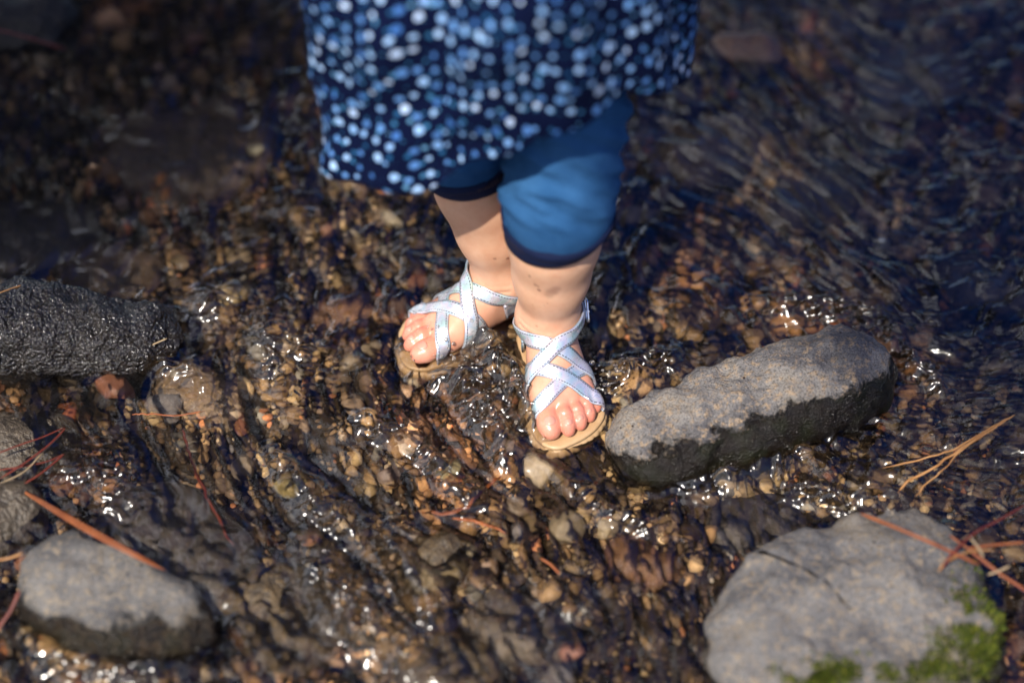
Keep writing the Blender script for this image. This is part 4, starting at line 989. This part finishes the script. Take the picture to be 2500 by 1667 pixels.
# ------------------------------------------------------------------ splash round the feet: drops and bubbles
def splash():
    r = np.random.default_rng(5); iv, if_ = ico(2); V, Fc = [], []; off = 0
    for px, py, sx, sy, n, zmax in [(1095,835,30,22,40,.016), (1160,790,26,14,26,.012), (1075,880,40,30,30,.012), (1462,962,20,18,34,.016), (1500,935,22,14,16,.012), (1225,1010,25,40,26,.014), (1180,900,30,40,20,.014), (990,1420,40,70,14,.004), (860,1420,40,80,14,.004), (1430,1010,16,14,12,.012)]:
        for _ in range(n):
            a, b = r.normal(px, sx), r.normal(py, sy); p = PZ(a, b, 0); z = abs(r.normal(0, 1))*zmax*.6
            base = float(water_full(np.array([p[0]]), np.array([p[1]]))[0]); rad = .0006+.0016*r.random()**2.5
            s = np.array([1, 1, 1])*rad*r.uniform(.8, 1.3, 3); V.append(iv*s+np.array([p[0], p[1], base+z])); Fc.append(if_+off); off += len(iv)
    return np.concatenate(V), np.concatenate(Fc)
v, f = splash(); o = mesh_obj("splash_drops", v, f, WATER); tag(o, "fine drops splashing up round the sandals", "splash", kind="stuff")
# ------------------------------------------------------------------ pine trees: shade over the stream and dark reflections in it
m = NT("pine bark"); n1 = m.noise(14, m.obj(), 6, .7)
m.set(color=m.mix(n1, (.05, .03, .02), (.16, .09, .05)), rough=.9, normal=m.bump(n1, .9, .03)); BARK = m.m
m = NT("pine foliage"); m.set(color=m.ramp(m.attr("t"), [(0, (.012, .026, .008)), (1, (.045, .080, .02))]), rough=.6, spec=.2); LEAFM = m.m
def pine(base, h, seed, label, boughs=(), nlimb=26, low=.28, spread_=.22, dens=1.0):
    r = np.random.default_rng(seed); base = np.array(base, float)
    t = np.linspace(0, 1, 14); tr = base+np.c_[.12*np.sin(t*2.4+seed), .12*np.sin(t*1.7+seed*2), t*h]; tr[0, 2] -= .3
    e = empty("pine_tree", base, label, "pine tree"); e['_o'] = [float(x) for x in base]
    v, f = tube(tr, .028*h*(1-t*.9)*.6, 12); VV, FF = [v], list(f); off = len(v); limbs = []
    for i in range(nlimb):
        q = low+(1-low)*(i+r.random())/nlimb; p = np.array([np.interp(q, t, tr[:, k]) for k in range(3)])
        L = spread_*h*(1.15-q)*r.uniform(.7, 1.2); a = i*2.399+r.uniform(-.4, .4)
        tip = p+np.array([math.cos(a)*L, math.sin(a)*L, L*r.uniform(-.12, .22)]); limbs.append((p, (p+tip)/2+[0, 0, .06*L], tip, .35))
    for tip, wdt in boughs:
        tip = np.array(tip, float); q = min(.85, max(.2, (tip[2]-base[2]+.15)/h)); p = np.array([np.interp(q, t, tr[:, k]) for k in range(3)])
        limbs.append((p, (p+tip)/2+[0, 0, .12], tip, -wdt))
    LV, LF, LT = [], [], []
    for p, mid, tip, wdt in limbs:
        c = catmull([p, mid, tip], 9); v, f = tube(c, np.linspace(.012*h*.5, .006, 9), 6); VV.append(v); FF += [tuple(x+off for x in q) for q in f]; off += len(v)
        L = np.linalg.norm(tip-p); nt = int(L*46*dens)+14; big_ = wdt < 0; wdt = abs(wdt)
        if big_: nt = int(1500*wdt)
        for _ in range(nt):
            s = r.uniform(.30, 1.04)**.7 if not big_ else 1-abs(r.normal(0, .06)); k = np.array([np.interp(s, np.linspace(0, 1, 9), c[:, j]) for j in range(3)])
            k = k+r.normal(0, 1, 3)*np.array([1, 1, .5])*wdt*(.5 if big_ else .33*min(1.0, L*.6))
            d0 = (tip-p)/L*.5+r.normal(0, .6, 3); d0 /= np.linalg.norm(d0)
            for _ in range(9):                                       # a tuft: needles fanning from one twig end
                d = d0+r.normal(0, .55, 3); d /= np.linalg.norm(d); w = np.cross(d, r.normal(size=3)); w /= np.linalg.norm(w); nl = r.uniform(.09, .17)*(1 if h < 6 else 1.7); ww = .004*(1 if h < 6 else 3)
                i = len(LV); LV += [k-w*ww, k+w*ww, k+d*nl+w*ww*.3, k+d*nl-w*ww*.3]; LF.append((i, i+1, i+2, i+3)); LT += [r.random()]*4
    mesh_obj("trunk", np.concatenate(VV), FF, BARK, e); mesh_obj("crown", LV, np.array(LF), LEAFM, e, smooth=False, attrs={"t": np.array(LT)})
def up_sun(x, y, t): return tuple(np.array([x, y, 0])+SUN*t)  # out-of-view boughs are added along the sun's ray to shade chosen spots
pine((-2.7, -3.0, .3), 5.6, 3, "pine tree on the left bank behind the viewer, boughs added to shade the stream", boughs=[(up_sun(-.40, .52, 3.0), .30), (up_sun(-.60, .34, 3.05), .18), (up_sun(-.52, .42, 2.95), .28)], low=.62)
pine((2.6, -3.2, .3), 5.8, 4, "pine tree on the right bank behind the viewer, boughs added to shade the stream", boughs=[(up_sun(.48, .42, 3.3), .26), (up_sun(.56, .14, 3.35), .22), (up_sun(.40, .22, 3.3), .20), (up_sun(.58, -.22, 3.4), .16)], low=.62)
for i, (x, y, hh, lab) in enumerate([(-2.6, 4.6, 8.5, "tall dark pine on the far left bank, its reflection darkening the shallows"), (-3.9, 2.6, 8.0, "dark pine standing farthest left across the stream"), (-.7, 6.4, 9.5, "dark pine far upstream, nearest the middle"), (5.5, 11.0, 8.0, "lone pine far upstream on the right bank")]):
    pine((x, y, .4), hh, 20+i, lab, nlimb=44, low=.12, spread_=.26)
clean_tmp()
